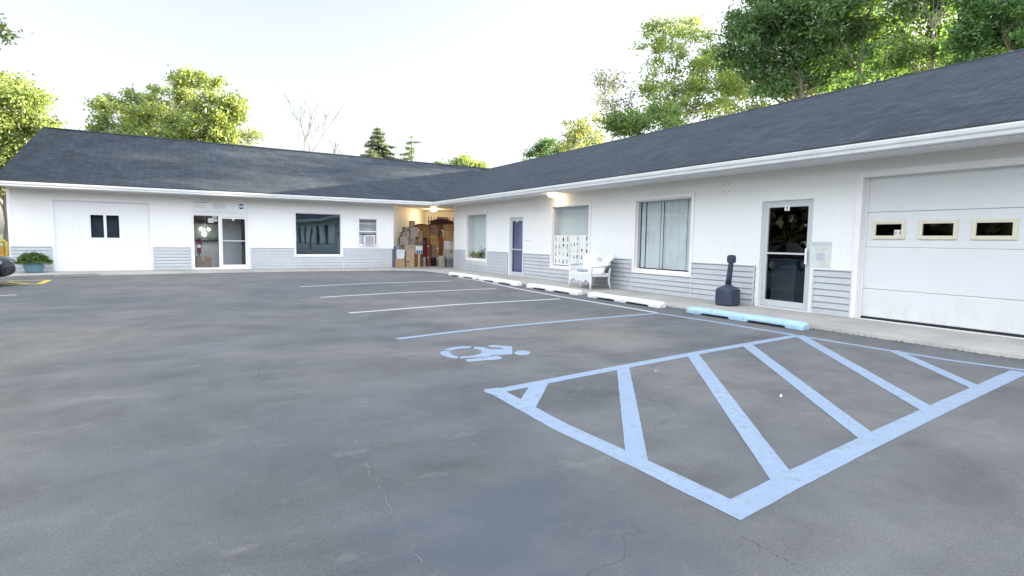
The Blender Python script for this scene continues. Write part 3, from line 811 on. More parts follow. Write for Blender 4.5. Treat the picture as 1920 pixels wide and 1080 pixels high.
# right wing: narrow glass door with purple curtain
a, c, e, f = R_OPEN['D1']
D1 = glass_door(RM, R_OPEN['D1'], None, 'door', M['doorglass'])
L1 = door_leaf(RM, a+.052, c-.052, e+.03, f-.052, .07, M['doorglass'], D1, railz=1.02, bottom=.1)
b = MB(); n = 26
for i in range(n):
    u0, u1 = a+.1+(c-a-.2)*i/n, a+.1+(c-a-.2)*(i+1)/n
    d0, d1 = .13+.012*math.sin(i*1.3), .13+.012*math.sin((i+1)*1.3)
    b.face([RM(u0, d0, .12), RM(u1, d1, .12), RM(u1, d1, 2.08), RM(u0, d0, 2.08)])
b.build('door_curtain', M['purple'], D1, smooth=True)
room(RM, a-.2, c+.2, .17, 1.2, .08, 2.3, M['dark'], parent=D1)
b = MB(); mbox(b, RM, -1.66, -1.60, .02, .045, 1.99, 2.09); b.build('door_hook', M['trim'], L1, bevel=.006)
# left wing: sidelight and door
a, c, e, f = L_OPEN['LD']
fr = MB(); w = .05
for u in (a, -9.14, c-w): mbox(fr, LM, u, u+(w if u != -9.14 else .07), .02, .12, e, f)
mbox(fr, LM, a+w, -9.14, .02, .12, f-.04, f); mbox(fr, LM, -9.07, c-w, .02, .12, f-.07, f); mbox(fr, LM, a+w, c-w, .0, .12, e, e+.06)
D3 = fr.build('door_frame', M['trim'], BLD, bevel=.004)
L3 = door_leaf(LM, -9.066, c-w-.003, e+.063, f-.073, .07, M['doorglass'], D3, stile=.055, top=.06, bottom=.1, railz=1.16, mat=M['trim'])
pane(LM, (a+w, -9.14, e+.06, f-.04), .07, M['glass'], D3, 'sidelight_pane')
b = MB(); mbox(b, LM, -8.66, -8.60, .02, .045, 1.93, 2.02); b.build('door_hook', M['trim'], L3, bevel=.006)
# reception room behind it
room(LM, -10.6, -7.7, .17, 3.2, .08, 2.45, M['inwall'], 'interior_room', D3)
b = MB()
mbox(b, LM, -10.55, -9.02, 1.5, 1.6, .09, 1.12); rc = b.build('reception_counter', M['inwall'], D3)
b = MB(); mbox(b, LM, -10.56, -9.0, 1.42, 1.68, 1.121, 1.16); b.build('counter_top', M['dark'], rc)
b = MB(); mbox(b, LM, -10.55, -9.0, 1.75, 1.8, 1.17, 1.82); b.build('service_window', plain('dim green grey glass wall', (.10, .13, .13), .3), D3)
b = MB(); mbox(b, LM, -10.56, -9.0, 1.38, 1.5, 1.80, 1.84); mbox(b, LM, -10.56, -9.0, 1.4, 1.5, 1.2, 1.23); b.build('dark_rail', M['dark'], D3)
b = MB(); mbox(b, LM, -10.56, -9.0, 1.44, 1.54, 1.845, 2.44); b.build('valance_panel', M['brownwall'], D3)
b = MB(); mbox(b, LM, -8.99, -7.75, .95, 1.0, .09, 2.44); b.build('partition_wall', M['inwall'], D3)
b = MB(); mbox(b, LM, -8.30, -8.22, .2, .95, .09, 2.44); b.build('partition_post', M['dark'], D3)
lampm = m_emit('lit reception bulb', (1.0, .93, .78), 7)
rlamp = thing('reception_lamp', 'cluster of lit white globe bulbs behind the entrance sidelight', 'lamp', (-9.55, YL+1.3, 1.55))
b = MB()
b.tube([(-9.55, YL+1.3, 2.44), (-9.55, YL+1.3, 1.80)], .008, 6); b.tube([(-9.70, YL+1.3, 1.66), (-9.55, YL+1.3, 1.80), (-9.44, YL+1.3, 1.64)], .008, 6)
b.tube([(-9.55, YL+1.3, 1.80), (-9.59, YL+1.3, 1.46)], .008, 6)
b.build('lamp_stem', M['alu'], rlamp)
for dx, z, r in ((-.15, 1.60, .06), (.11, 1.59, .045), (-.04, 1.41, .075)):
    b = MB(); prof = [(r*math.sin(t*math.pi/8)+.001, -r*math.cos(t*math.pi/8)) for t in range(9)]
    b.lathe(prof, (-9.55+dx, YL+1.3, z), 12); b.build('bulb', lampm, rlamp, smooth=True)
# notices taped inside the sidelight
for k, (u0, u1, z0, z1, lab) in enumerate(((-9.48, -9.29, 1.83, 2.0, 'largest white notice taped in the sidelight glass'), (-9.33, -9.19, 2.0, 2.09, 'white notice highest on the sidelight glass'), (-9.27, -9.17, 1.88, 1.97, 'small white notice at the right in the sidelight glass'))):
    b = MB(); mbox(b, LM, u0, u1, .076, .079, z0, z1); n_ = b.build('window_notice', M['paper'])
    tag(n_, lab, 'notice', 'notices taped in the entrance sidelight')
    q = MB()
    for r in range(3): mbox(q, LM, u0+.02, u1-.02, .0735, .0755, z1-.03-.035*r-.006, z1-.03-.035*r) if z1-.03-.035*r > z0+.02 else None
    q.build('printed_text', M['paleink'], n_)
# fire extinguisher and carton inside the sidelight
fe = thing('fire_extinguisher', 'red fire extinguisher standing behind the entrance sidelight', 'fire extinguisher', (-9.80, YL+.5, .70))
b = MB(); b.lathe([(.055, 0), (.07, .02), (.07, .36), (.055, .42), (.025, .45), (.025, .50)], (-9.80, YL+.5, .70), 16); b.build('cylinder', M['redpaint'], fe, smooth=True)
b = MB(); b.lathe([(.0715, .18), (.0715, .30)], (-9.80, YL+.5, .70), 16); b.build('label_band', M['paper'], fe)
b = MB(); b.box(-9.83, -9.71, YL+.48, YL+.52, 1.20, 1.23); b.tube([(-9.80, YL+.45, 1.2), (-9.72, YL+.43, 1.1), (-9.72, YL+.44, .85)], .01, 6); b.build('valve_and_hose', M['black'], fe)
st2 = thing('extinguisher_stand', 'slim dark stand under the red fire extinguisher', 'stand', (-9.80, YL+.5, .085))
b = MB(); b.lathe([(.1, 0), (.1, .02), (.02, .03), (.02, .59), (.09, .60), (.09, .615)], (-9.80, YL+.5, .085), 14); b.build('post', M['dark'], st2)

def carton(name, label, cat, x0, x1, y0, y1, z0, z1, col, group=None, tape=True, flaps=False, hole=None, rotz=0.0, bev=.006):
    """a box with tape, seams and optional open flaps / hand hole; front faces -Y"""
    mt = plain('carton %.2f %.2f %.2f' % col, col, 0.75, 0.16, 5, bump=.1)
    t = thing(name, label, cat, ((x0+x1)/2, (y0+y1)/2, z0), group)
    b = MB(); b.box(x0, x1, y0, y1, z0, z1); b.build('box_body', mt, t, bevel=bev)
    w, h = x1-x0, z1-z0
    if tape:
        b = MB(); cx = (x0+x1)/2; tw = min(.03, w*.12)
        b.box(cx-tw, cx+tw, y0-.002, y0-.0005, z0+h*.72, z1-.004); b.box(cx-tw, cx+tw, y0+.004, y1-.004, z1+.0005, z1+.002)
        b.build('packing_tape', plain('tan tape', (.36, .27, .16), .35), t)
    if flaps:
        b = MB(); L = min(.16, w*.45)
        for sx, xa in ((-1, x0), (1, x1)):
            b.prism([(0, 0), (L*.8*sx, L*.55), (L*.8*sx, L*.55+.006), (0, .008)], lambda a_, z_, d: (xa+a_, d, z1+z_), y0+.01, y1-.01)
        b.prism([(0, 0), (-L*.7, L*.35), (-L*.7, L*.35+.006), (0, .008)], lambda a_, z_, d: (d, y0+a_, z1+z_), x0+.02, x1-.02)
        b.build('flap', mt, t)
    if hole:
        b = MB(); hx, hz, hr = hole; b.prism([(hx+hr*math.cos(k*math.pi/5), hz+hr*.6*math.sin(k*math.pi/5)) for k in range(10)], lambda a_, z_, d: (x0+hx*w+(a_-hx), d, z0+hz*h+(z_-hz)), y0-.003, y0-.0008)
        b.build('hand_hole', M['black'], t)
    return t
carton('cardboard_box', 'brown cardboard box on the floor behind the entrance sidelight', 'box', -9.93, -9.40, YL+.25, YL+.65, .087, .55, (.22, .15, .11))

# sign panel over the entrance
sg = thing('wall_sign', 'long white shop sign above the glass entrance door with blue round emblem', 'sign', (-9.04, YL-.02, 2.36))
b = MB(); b.box(-9.96, -8.10, YL-.03, YL-.002, 2.20, 2.60); b.build('panel', M['signwhite'], sg, bevel=.004)
y_ = YL-.033
b = MB(); rr = random.Random(5)
def dashes(b, x0, x1, z0, z1, y0, y1, rng, wmin=.012, wmax=.05):
    x = x0
    while x < x1:
        w = rng.uniform(wmin, wmax); b.box(x, min(x+w, x1), y0, y1, z0, z1); x += w+rng.uniform(.006, .02)
dashes(b, -9.93, -9.50, 2.555, 2.58, y_-.001, y_+.001, rr)
b.build('printed_text', M['ink'], sg)
b = MB()
dashes(b, -9.87, -9.58, 2.455, 2.485, y_-.001, y_+.001, rr); dashes(b, -9.87, -9.56, 2.37, 2.40, y_-.001, y_+.001, rr)
for q in ((-9.62, -9.40), (-9.28, -9.02), (-8.92, -8.55)): dashes(b, q[0], q[1], 2.235, 2.26, y_-.001, y_+.001, rr)
# large pale lettering in the middle
for x in (-9.30, -9.19, -9.08, -8.97):
    b.box(x, x+.022, y_-.001, y_+.001, 2.33, 2.56); b.box(x+.055, x+.077, y_-.001, y_+.001, 2.33, 2.56); b.box(x+.022, x+.055, y_-.001, y_+.001, 2.43, 2.455)
b.build('printed_lettering', M['paleink'], sg)
def disc(b, cx, cz, r, y0, y1, n=28, lo=-9, hi=9):
    pts = [(cx+r*math.cos(2*math.pi*k/n), cz+max(lo, min(hi, r*math.sin(2*math.pi*k/n)))) for k in range(n)]
    b.prism(pts, lambda a, z, d: (a, d, z), y0, y1)
b = MB()
up = [(-8.35+.10*math.cos(t), 2.475+.10*math.sin(t)) for t in [math.radians(v) for v in range(20, 161, 10)]]
dn_ = [(-8.35+.10*math.cos(t), 2.475+.10*math.sin(t)) for t in [math.radians(v) for v in range(200, 341, 10)]]
for pl in (up, dn_): b.prism(pl, lambda a, z, d: (a, d, z), y_-.001, y_+.001)
b.build('emblem', M['blueink'], sg)
# house number above the sign
hn = MB()
for x in (-9.72, -9.59, -9.46):
    hn.box(x, x+.02, YL-.006, YL-.001, 2.65, 2.73)
hn.box(-9.44, -9.40, YL-.006, YL-.001, 2.65, 2.665); hn.box(-9.44, -9.40, YL-.006, YL-.001, 2.715, 2.73); hn.box(-9.40, -9.385, YL-.006, YL-.001, 2.65, 2.73)
tag(hn.build('house_number', M['paleink']), 'small grey house number under the eave above the shop sign', 'house number')

# garage door at the right
a, c, e, f = R_OPEN['GD']; d0 = .13
GD = thing('garage_door', 'white sectional garage door with a row of small cream framed windows', 'garage door', (d0, (a+c)/2, .1)); GD.parent = BLD; del GD['category']; del GD['label']
GD['label'] = 'white sectional garage door with cream window frames'
zs = [.13, .61, 1.33, 1.92, 2.52]
zs = [.125, .60, 1.00+.33, 1.92, 2.53]
secs = [(.125, .605), (.61, 1.085+.24), (1.33, 1.915), (1.92, 2.53)]
WINS = [(-14.16, -13.64), (-14.89, -14.35), (-15.61, -15.06), (-16.34, -15.79), (-17.06, -16.51)]
for k, (za, zb) in enumerate(secs):
    b = MB()
    if k == 2:
        us = sorted([a-.05, c+.05]+[v for w_ in WINS for v in (w_[0]+.05, w_[1]-.05)]); zs = [za, 1.50, 1.73, zb]
        for p0, p1 in zip(us[:-1], us[1:]):
            for q0, q1 in zip(zs[:-1], zs[1:]):
                if q0 == 1.50 and any(w_[0] < (p0+p1)/2 < w_[1] for w_ in WINS): continue
                b.face([RM(p0, d0, q0), RM(p1, d0, q0), RM(p1, d0, q1), RM(p0, d0, q1)])
        b.face([RM(a-.05, d0, za), RM(c+.05, d0, za), RM(c+.05, d0+.05, za), RM(a-.05, d0+.05, za)]); b.face([RM(a-.05, d0, zb), RM(c+.05, d0, zb), RM(c+.05, d0+.05, zb), RM(a-.05, d0+.05, zb)])
    else:
        mbox(b, RM, a-.05, c+.05, d0, d0+.05, za, zb)
    b.build('door_panel', M['gdoor'], GD, bevel=.008 if k != 2 else 0)
for i, (u0, u1) in enumerate(sorted(WINS, reverse=True)):
    b = MB(); z0, z1 = 1.46, 1.77; w = .06
    mbox(b, RM, u0, u0+w, d0-.022, d0+.01, z0, z1); mbox(b, RM, u1-w, u1, d0-.022, d0+.01, z0, z1)
    mbox(b, RM, u0+w, u1-w, d0-.022, d0+.01, z0, z0+w); mbox(b, RM, u0+w, u1-w, d0-.022, d0+.01, z1-w, z1)
    W = b.build('door_window', M['gframe'], GD, bevel=.006)
    pane(RM, (u0+w, u1-w, z0+w, z1-w), d0, M['doorglass'], W)
    if i == 0:
        q = MB(); mbox(q, RM, -14.10, -13.99, d0-.006, d0-.003, 1.52, 1.615); s1 = q.build('paper_sticker', M['paper'], W)
        q = MB(); y1_ = d0-.008
        for uu in (-14.095, -14.045+.012): 
            mbox(q, RM, uu+.004, uu+.012, y1_-.001, y1_+.001, 1.535, 1.60); mbox(q, RM, uu+.024, uu+.032, y1_-.001, y1_+.001, 1.535, 1.60); mbox(q, RM, uu+.012, uu+.024, y1_-.001, y1_+.001, 1.56, 1.572)
        q.build('printed_mark', M['ink'], W)
room(RM, a-.3, c+.3, .2, 4.0, .05, 2.7, M['dark'], parent=GD)
b = MB(); mbox(b, RM, a, c, d0-.01, d0+.04, .088, .122); b.build('rubber_seal', M['black'], GD)
b = MB()
mbox(b, RM, c-.002, c+.10, -.034, .0, .085, f+.10); mbox(b, RM, a-.10, a+.002, -.034, .0, .085, f+.10); mbox(b, RM, a+.002, c-.002, -.034, 0, f-.002, f+.10)
mbox(b, RM, c-.025, c-.002, .10, .128, .09, f-.01)
b.build('door_surround', M['trim'], GD, bevel=.003)
# nail heads left on the wall, small wall lettering by the purple door
b = MB()
for (u, z) in ((-10.55, 2.61), (-10.70, 2.62), (-10.59, 2.48), (-10.72, 2.46), (-10.64, 2.41)):
    b.prism([(u+.012*math.cos(k*math.pi/4), z+.012*math.sin(k*math.pi/4)) for k in range(8)], lambda a_, z_, d: (d, a_, z_), -.004, -.0008)
b.build_each('nail_head', plain('rusty nail', (.25, .22, .2), .7), BLD)
b = MB(); rr = random.Random(9)
def rdashes(b, u0, u1, z0, z1, rng, d=-.003):
    u = u0
    while u < u1: w = rng.uniform(.02, .06); b.box(d-.002, d+.002, u, min(u+w, u1), z0, z1); u += w+rng.uniform(.012, .03)
rdashes(b, -2.60, -2.28, 1.33, 1.36, rr); rdashes(b, -2.55, -2.32, 1.63, 1.65, rr)
tag(b.build('wall_lettering', M['paleink']), 'faint grey lettering on the white wall beside the purple door', 'lettering')
nt = thing('wall_notice', 'pale laminated notice on the wall beside the dark glass door', 'notice', (-.01, -12.83, 1.18))
b = MB(); b.box(-.012, -.002, -13.03, -12.63, .94, 1.41); b.build('sheet', plain('faded laminated sheet', (.60, .63, .60), .35, .08, 6), nt)
b = MB(); b.box(-.0145, -.0125, -13.01, -12.65, 1.33, 1.385); 
for z in (1.28, 1.24): rdashes(b, -12.95, -12.70, z, z+.02, rr, -.0138)
for z in (1.02, .985): rdashes(b, -12.93, -12.74, z, z+.014, rr, -.0138)
b.box(-.0145, -.0125, -12.995, -12.955, .955, .975)
b.build('printed_text', plain('faded print', (.50, .53, .52), .5, .1, 12), nt)
b = MB(); b.box(-.0148, -.0122, -12.92, -12.76, 1.06, 1.20); b.build('printed_square', plain('faded violet print', (.47, .48, .55), .5, .15, 40), nt)

# soffit lamps
def soffit_lamp(loc, label, r=.17, power=25):
    t = thing('soffit_lamp', label, 'lamp', loc, 'lit lamps under the soffit')
    b = MB(); b.lathe([(r*.7, 0), (r*.75, -.02)], loc, 20); b.build('lamp_base', M['trim'], t)
    b = MB(); prof = [(r, -.021), (r*.98, -.05), (r*.8, -.085), (r*.45, -.105), (.005, -.11)]
    b.lathe(prof, loc, 20); b.build('lamp_shade', m_emit('lit lamp glass', (1.0, .82, .52), 2.2), t, smooth=True)
    l = bpy.data.lights.new('soffit_light', 'POINT'); l.energy = power; l.color = (1.0, .72, .40); l.shadow_soft_size = .12
    lo = bpy.data.objects.new('soffit_light', l); COL.objects.link(lo); lo.parent = t; lo.location = (0, 0, -.2)
    return t
soffit_lamp((-.30, -4.35, 2.80), 'lit round lamp under the eave above the poster window', .15, 0.3)
soffit_lamp((.30, 7.0, 2.80), 'lit round lamp under the porch ceiling above the boxes', .17, 9)

# ================================================================== OBJECTS
# window air conditioner
ac = thing('air_conditioner', 'small white window air conditioner under the sash window', 'air conditioner', (-3.43, YL, 1.07))
b = MB(); b.box(-3.66, -3.20, YL-.12, YL+.2, 1.07, 1.46); b.build('casing', M['trim'], ac, bevel=.012)
b = MB(); b.box(-3.62, -3.24, YL-.126, YL-.121, 1.10, 1.43); gr = b.build('grille', plain('grey grille', (.30, .31, .34), .6), ac)
b = MB()
for k in range(9): b.box(-3.62, -3.24, YL-.134, YL-.127, 1.115+k*.035, 1.125+k*.035)
b.build('grille_slats', M['greytrim'], gr)

# curb stops
def curb_stop(y, mat, label, group, dx=0.0, rot=0.0, L=2.4):
    b = MB(); h = L/2
    prof = [(-.12, 0), (-.115, .07), (-.075, .125), (.075, .125), (.115, .07), (.12, 0)]
    ss = [(-h, .35, 0), (-h+.05, .85, 0), (-h+.12, 1, 0), (-.93, 1, 0), (-.90, 1, .035), (-.22, 1, .04), (-.19, 1, 0), (.17, 1, 0), (.20, 1, .04), (.80, 1, .035), (.83, 1, 0), (h-.12, 1, 0), (h-.05, .85, 0), (h, .35, 0)]
    rr = random.Random(int(y*100)); n = len(prof); base = []
    for (s, k, lift) in ss:
        row = []
        for (a, z) in prof:
            zz_ = z*(0.55+.45*k) if z > 0 else lift
            if z == .07 and lift: zz_ = .075
            row.append(Vector((a*(.6+.4*k)+rr.uniform(-.004, .004), s, zz_+(rr.uniform(-.004, .004) if z > 0 else 0))))
        base.append(row)
    for r0, r1 in zip(base[:-1], base[1:]):
        for i in range(n): j = (i+1) % n; b.face([r0[i], r0[j], r1[j], r1[i]])
    b.face(base[0]); b.face(base[-1][::-1])
    o = b.build('curb_stop', mat, bevel=0)
    bm = bmesh.new(); bm.from_mesh(o.data); bmesh.ops.remove_doubles(bm, verts=bm.verts, dist=.0005); bmesh.ops.recalc_face_normals(bm, faces=bm.faces); bm.to_mesh(o.data); bm.free()
    m = o.modifiers.new('bevel', 'BEVEL'); m.width = .014; m.segments = 3; m.limit_method = 'ANGLE'; m.angle_limit = math.radians(25)
    o.location = (-1.63+dx, y, .0); o.rotation_euler = (0, 0, rot)
    tag(o, label, 'curb stop', group)
    return o
GW = 'white curb stops in front of the building'
curb_stop(-.70, M['stopwhite'], 'white concrete curb stop nearest the cluttered porch', GW, .02, .02, 2.25)
curb_stop(-3.42, M['stopwhite'], 'white concrete curb stop in front of the purple door', GW, 0, -.005, 2.6)
curb_stop(-6.45, M['stopwhite'], 'white concrete curb stop in front of the wicker loveseat', GW, .01, .01, 2.45)
curb_stop(-9.33, M['stopwhite'], 'white concrete curb stop below the vertical blind window', GW, 0, 0, 2.45)
curb_stop(-12.48, M['stopblue'], 'sky blue concrete curb stop in front of the dark glass door', None, -.01, 0, 2.42)

# cigarette receptacle
ar = thing('ash_receptacle', 'dark navy plastic cigarette receptacle with tall neck beside the siding', 'ash bin', (-.42, -11.16, .075))
lean = Matrix.Translation((-.42, -11.16, .075))
b = MB(); b.lathe([(.20, 0), (.215, .03), (.215, .30), (.205, .325)], sides=28, mat=lean, power=3); b.build('base_bin', M['navyplastic'], ar, smooth=False, bevel=.008)
b = MB(); b.lathe([(.212, .327), (.20, .345), (.12, .39), (.065, .42), (.06, .43)], sides=28, mat=lean, power=2.8); b.build('dome_lid', M['navyplastic'], ar)
ln = lambda t: Vector((-.42-.004*t, -11.16-.05*t, .075+.42+t*.50))
b = MB(); b.tube([ln(0), ln(.4), ln(.9), ln(1.0)], [.062, .056, .05, .05], 14); b.build('neck', M['navyplastic'], ar, smooth=True)
hd = MB(); hc = ln(1.07)
ring_o = [(.075*math.cos(k*math.pi/10)/((abs(math.cos(k*math.pi/10))**4+abs(math.sin(k*math.pi/10))**4)**.25), .085*math.sin(k*math.pi/10)/((abs(math.cos(k*math.pi/10))**4+abs(math.sin(k*math.pi/10))**4)**.25)) for k in range(20)]
ring_i = [(.022*math.cos(k*math.pi/10), .022*math.sin(k*math.pi/10)) for k in range(20)]
fn = lambda a_, z_, d: Vector((hc.x - .50*d + a_*.87, hc.y - .87*d - a_*.50, hc.z+z_))
for k in range(20):
    j = (k+1) % 20
    for d in (-.05, .05): hd.face([fn(*ring_o[k], d), fn(*ring_o[j], d), fn(*ring_i[j], d), fn(*ring_i[k], d)])
    hd.face([fn(*ring_o[k], -.05), fn(*ring_o[j], -.05), fn(*ring_o[j], .05), fn(*ring_o[k], .05)])
    hd.face([fn(*ring_i[k], -.05), fn(*ring_i[j], -.05), fn(*ring_i[j], .05), fn(*ring_i[k], .05)])
hd.build('head', M['navyplastic'], ar)

# wicker loveseat (local frame: x along the seat, -y front)
ws = thing('wicker_loveseat', 'white wicker loveseat with flared back standing under the poster window', 'bench', (-.53, -6.66, .078), rotz=math.radians(-90-7))
def lb(b, name, parent=ws, **k):
    b.v = [(x*1.14, y, z) for x, y, z in b.v]
    return b.build(name, M['wicker'], parent, loc=(0, 0, 0), **k)
b = MB(); b.box(-.50, .50, -.31, .24, .33, .43); lb(b, 'seat', bevel=.02)
b = MB(); n = 24                                    # scalloped apron
for i in range(n):
    x0_, x1_ = -.50+i/n, -.50+(i+1)/n
    z0_, z1_ = [.23-.05*abs(math.cos(2.0*math.pi*x)) + (.03*math.cos(6*math.pi*x)) for x in (x0_, x1_)]
    b.prism([(x0_, z0_), (x1_, z1_), (x1_, .334), (x0_, .334)], lambda a_, z_, d: (a_, d, z_), -.335, -.30)
lb(b, 'apron')
b = MB(); b.tube([(0, -.30, 0), (0, -.295, .2), (0, -.29, .34)], .024, 9); lb(b, 'leg', smooth=True)
for sx in (-1, 1):
    for front in (True, False):
        b = MB()
        if front: b.tube([(sx*.52, -.34, 0), (sx*.50, -.325, .15), (sx*.50, -.32, .36), (sx*.505, -.32, .52), (sx*.52, -.31, .58)], [.024, .026, .034, .036, .036], 9)
        else: b.tube([(sx*.50, .30, 0), (sx*.48, .25, .2), (sx*.49, .245, .42), (sx*.52, .25, .58)], [.023, .026, .03, .03], 9)
        lb(b, 'leg', smooth=True)
    b = MB()
    b.tube([(sx*.515, -.31, .55), (sx*.53, -.33, .60), (sx*.55, -.27, .625), (sx*.57, -.1, .63), (sx*.575, .1, .65), (sx*.57, .22, .70)], [.03, .045, .055, .055, .05, .045], 10, squash=.6)
    lb(b, 'armrest', smooth=True)
b = MB(); b.prism([(-.31, .40), (.24, .40), (.24, .64), (-.29, .57)], lambda a_, z_, d: (d, a_, z_), -.53, -.50); lb(b, 'side_panel')
# curved back shell with rolled, flaring rim
b = MB(); nu, nv = 28, 8
def backp(i, j, off):
    s = -1+2*i/nu; v = j/nv
    topz = .93-.10*abs(s)**3
    halfw = .50+.14*v**2
    x = s*halfw; y = .23+.07*v+.06*v**2 - .22*abs(s)**3.2*(1-.35*v)
    return Vector((x, y+off, .40+(topz-.40)*v))
for i in range(nu):
    for j in range(nv):
        for off in (0, .035): b.face([backp(i, j, off), backp(i+1, j, off), backp(i+1, j+1, off), backp(i, j+1, off)])
lb(b, 'backrest', smooth=True)
b = MB(); rim = [backp(i, nv, .02)+Vector((0, .02, .005)) for i in range(nu+1)]
b.tube(rim, [.03+.012*abs(-1+2*i/nu) for i in range(nu+1)], 9)
for s_ in (0, nu): b.tube([backp(s_, j, .018) for j in range(nv+1)], .03, 8)
lb(b, 'rolled_rim', smooth=True)
b = MB()                                            # woven diamond in the back
for (x, z) in [(x, z) for x in np.arange(-.14, .141, .035) for z in np.arange(.72, .87, .03)]:
    if abs(x)/.15+abs(z-.80)/.07 < 1: b.box(x-.011, x+.011, .268, .279, z-.010, z+.010)
b.build('woven_diamond', M['greytrim'], ws, loc=(0, 0, 0))
b = MB(); b.box(-.40, -.14, -.22, .02,   .432, .50); cu = b.build('seat_bundle', plain('grey cloth', (.33, .35, .37), .9, .15, 8), loc=(0, 0, 0), bevel=.02)
cu.location = ws.location; cu.rotation_euler = ws.rotation_euler
tag(cu, 'small folded grey bundle lying on the wicker loveseat', 'bundle')

# posters in the window: sheets of vase and bottle silhouettes
def vase(kind, cx, cz, s, rng):
    h = s; w = s*rng.uniform(.42, .66)
    shapes = [[(.3, 0), (.5, .25), (.45, .55), (.2, .7), (.2, .9), (.3, 1)], [(.25, 0), (.25, .5), (.12, .7), (.1, 1)], [(.45, 0), (.5, .4), (.5, .8), (.35, 1)], [(.1, 0), (.12, .35), (.5, .6), (.5, .9), (.3, 1)], [(.35, 0), (.5, .5), (.35, .95), (.1, 1)]]
    pr = shapes[kind % len(shapes)]
    return [(cx+w*a, cz+h*(z-.5)) for a, z in pr]+[(cx-w*a, cz+h*(z-.5)) for a, z in reversed(pr)]
def poster(u0, u1, z0, z1, cols, rows, inks, label, seed, skip=()):
    """cells run from the far (high y) edge towards the camera"""
    rng = random.Random(seed); d = .034
    t = thing('window_poster', label, 'poster', (d, (u0+u1)/2, z0), 'posters taped in the window behind the loveseat')
    b = MB(); b.box(d-.001, d+.001, min(u0, u1), max(u0, u1), z0, z1); b.build('sheet', M['paper'], t)
    b = MB(); bd = MB(); k = 0
    for r in range(rows):
        for c_ in range(cols):
            k += 1
            if k in skip: continue
            cu_ = u0+(u1-u0)*(c_+.5)/cols+rng.uniform(-.01, .01); cz = z1-(z1-z0)*(r+.5)/rows; s = (z1-z0)/rows*rng.uniform(.58, .74)
            tgt = bd if rng.random() < inks else b
            pl = vase(rng.randrange(5), cu_, cz, s, rng)
            n = len(pl)//2
            for i in range(n-1):
                q = [pl[i], pl[i+1], pl[len(pl)-2-i], pl[len(pl)-1-i]]
                tgt.face([(d-.002, a_, z_) for a_, z_ in q])
    if b.f: b.build_each('printed_shape', plain('pale poster ink', (.34, .36, .36), .7, .2, 25), t)
    if bd.f: bd.build_each('dark_printed_shape', plain('dark poster ink', (.06, .065, .07), .7, .2, 25), t)
poster(-4.00, -4.42, 1.07, 1.525, 2, 2, .3, 'poster of pale vase shapes at the top left of the poster window', 1)
poster(-4.43, -4.84, 1.07, 1.525, 2, 2, .35, 'poster of vase shapes at the top middle of the poster window', 2)
poster(-4.00, -4.42, .60, 1.06, 2, 2, .25, 'poster of pale shapes at the lower left of the poster window', 3)
poster(-4.43, -4.84, .60, 1.06, 2, 2, .5, 'poster of darker shapes at the lower middle of the poster window', 4)
poster(-4.86, -5.34, .60, 1.525, 3, 5, .75, 'tall poster of dark bottle shapes left of the poster window edge', 5, (1, 2))
poster(-5.36, -5.84, .60, 1.525, 2, 5, .7, 'tall poster of dark shapes nearest the loveseat back in the window', 6, (1, 3))

# planter with bushy plant
pc = at(57, 513, 2, .062); pc = Vector((-14.48, 4.3, .075))
pl = thing('planter', 'wide blue grey pot of bushy green plants by the boarded bay', 'planter', pc)
b = MB(); b.lathe([(.20, 0), (.21, .03), (.24, .10), (.27, .22), (.30, .34), (.31, .36), (.31, .40), (.28, .40), (.27, .35)], pc, 28)
b.build('pot', M['pot'], pl, smooth=True)
b = MB(); b.lathe([(.27, .36), (.02, .37)], pc, 20); b.build('soil', M['soil'], pl)

# --- foliage by numpy: many leaf-sized faces
def leaf_mesh(centers, size, rng, up=0.35, aspect=0.5):
    n = len(centers)
    nrm = rng.normal(size=(n, 3)); nrm[:, 2] += up*2; nrm /= np.linalg.norm(nrm, axis=1)[:, None]
    a = rng.normal(size=(n, 3)); a -= nrm*(a*nrm).sum(1)[:, None]; a /= np.linalg.norm(a, axis=1)[:, None]
    bb = np.cross(nrm, a)
    s = size*rng.uniform(.6, 1.35, size=(n, 1))
    v = np.empty((n, 4, 3))
    v[:, 0] = centers-a*s*.5; v[:, 1] = centers+bb*s*aspect*.5+nrm*s*.06; v[:, 2] = centers+a*s*.5; v[:, 3] = centers-bb*s*aspect*.5+nrm*s*.06
    me = bpy.data.meshes.new('leaves')
    me.vertices.add(n*4); me.vertices.foreach_set('co', v.astype(np.float32).ravel())
    me.loops.add(n*4); me.loops.foreach_set('vertex_index', np.arange(n*4, dtype=np.int32))
    me.polygons.add(n); me.polygons.foreach_set('loop_start', np.arange(0, n*4, 4, dtype=np.int32))
    try: me.polygons.foreach_set('loop_total', np.full(n, 4, dtype=np.int32))
    except Exception: pass
    me.update(calc_edges=True); return me
def foliage(name, centers, size, mat, parent, rng, up=.35, aspect=.5):
    base = np.array(world_loc(parent)); me = leaf_mesh(np.asarray(centers)-base, size, rng, up, aspect); me.name = name
    me.materials.append(mat); o = bpy.data.objects.new(name, me); COL.objects.link(o); o.parent = parent; return o
r0 = np.random.default_rng(11)
n = 3200; ph = r0.uniform(0, 2*np.pi, n); rad = np.sqrt(r0.uniform(0, 1, n))
cc = np.stack([pc.x+rad*.46*np.cos(ph), pc.y+rad*.42*np.sin(ph), pc.z+.38+np.abs(r0.normal(0, 1, n))*.0+(1-rad**2)*r0.uniform(.1, 1, n)*.27-.05*(rad > .8)], 1)
cc += r0.normal(0, .025, cc.shape)
foliage('bushy_plants', cc, .075, m_leaf('planter leaf', (.05, .10, .03), (.12, .20, .05), .3), pl, r0, .5, .45)
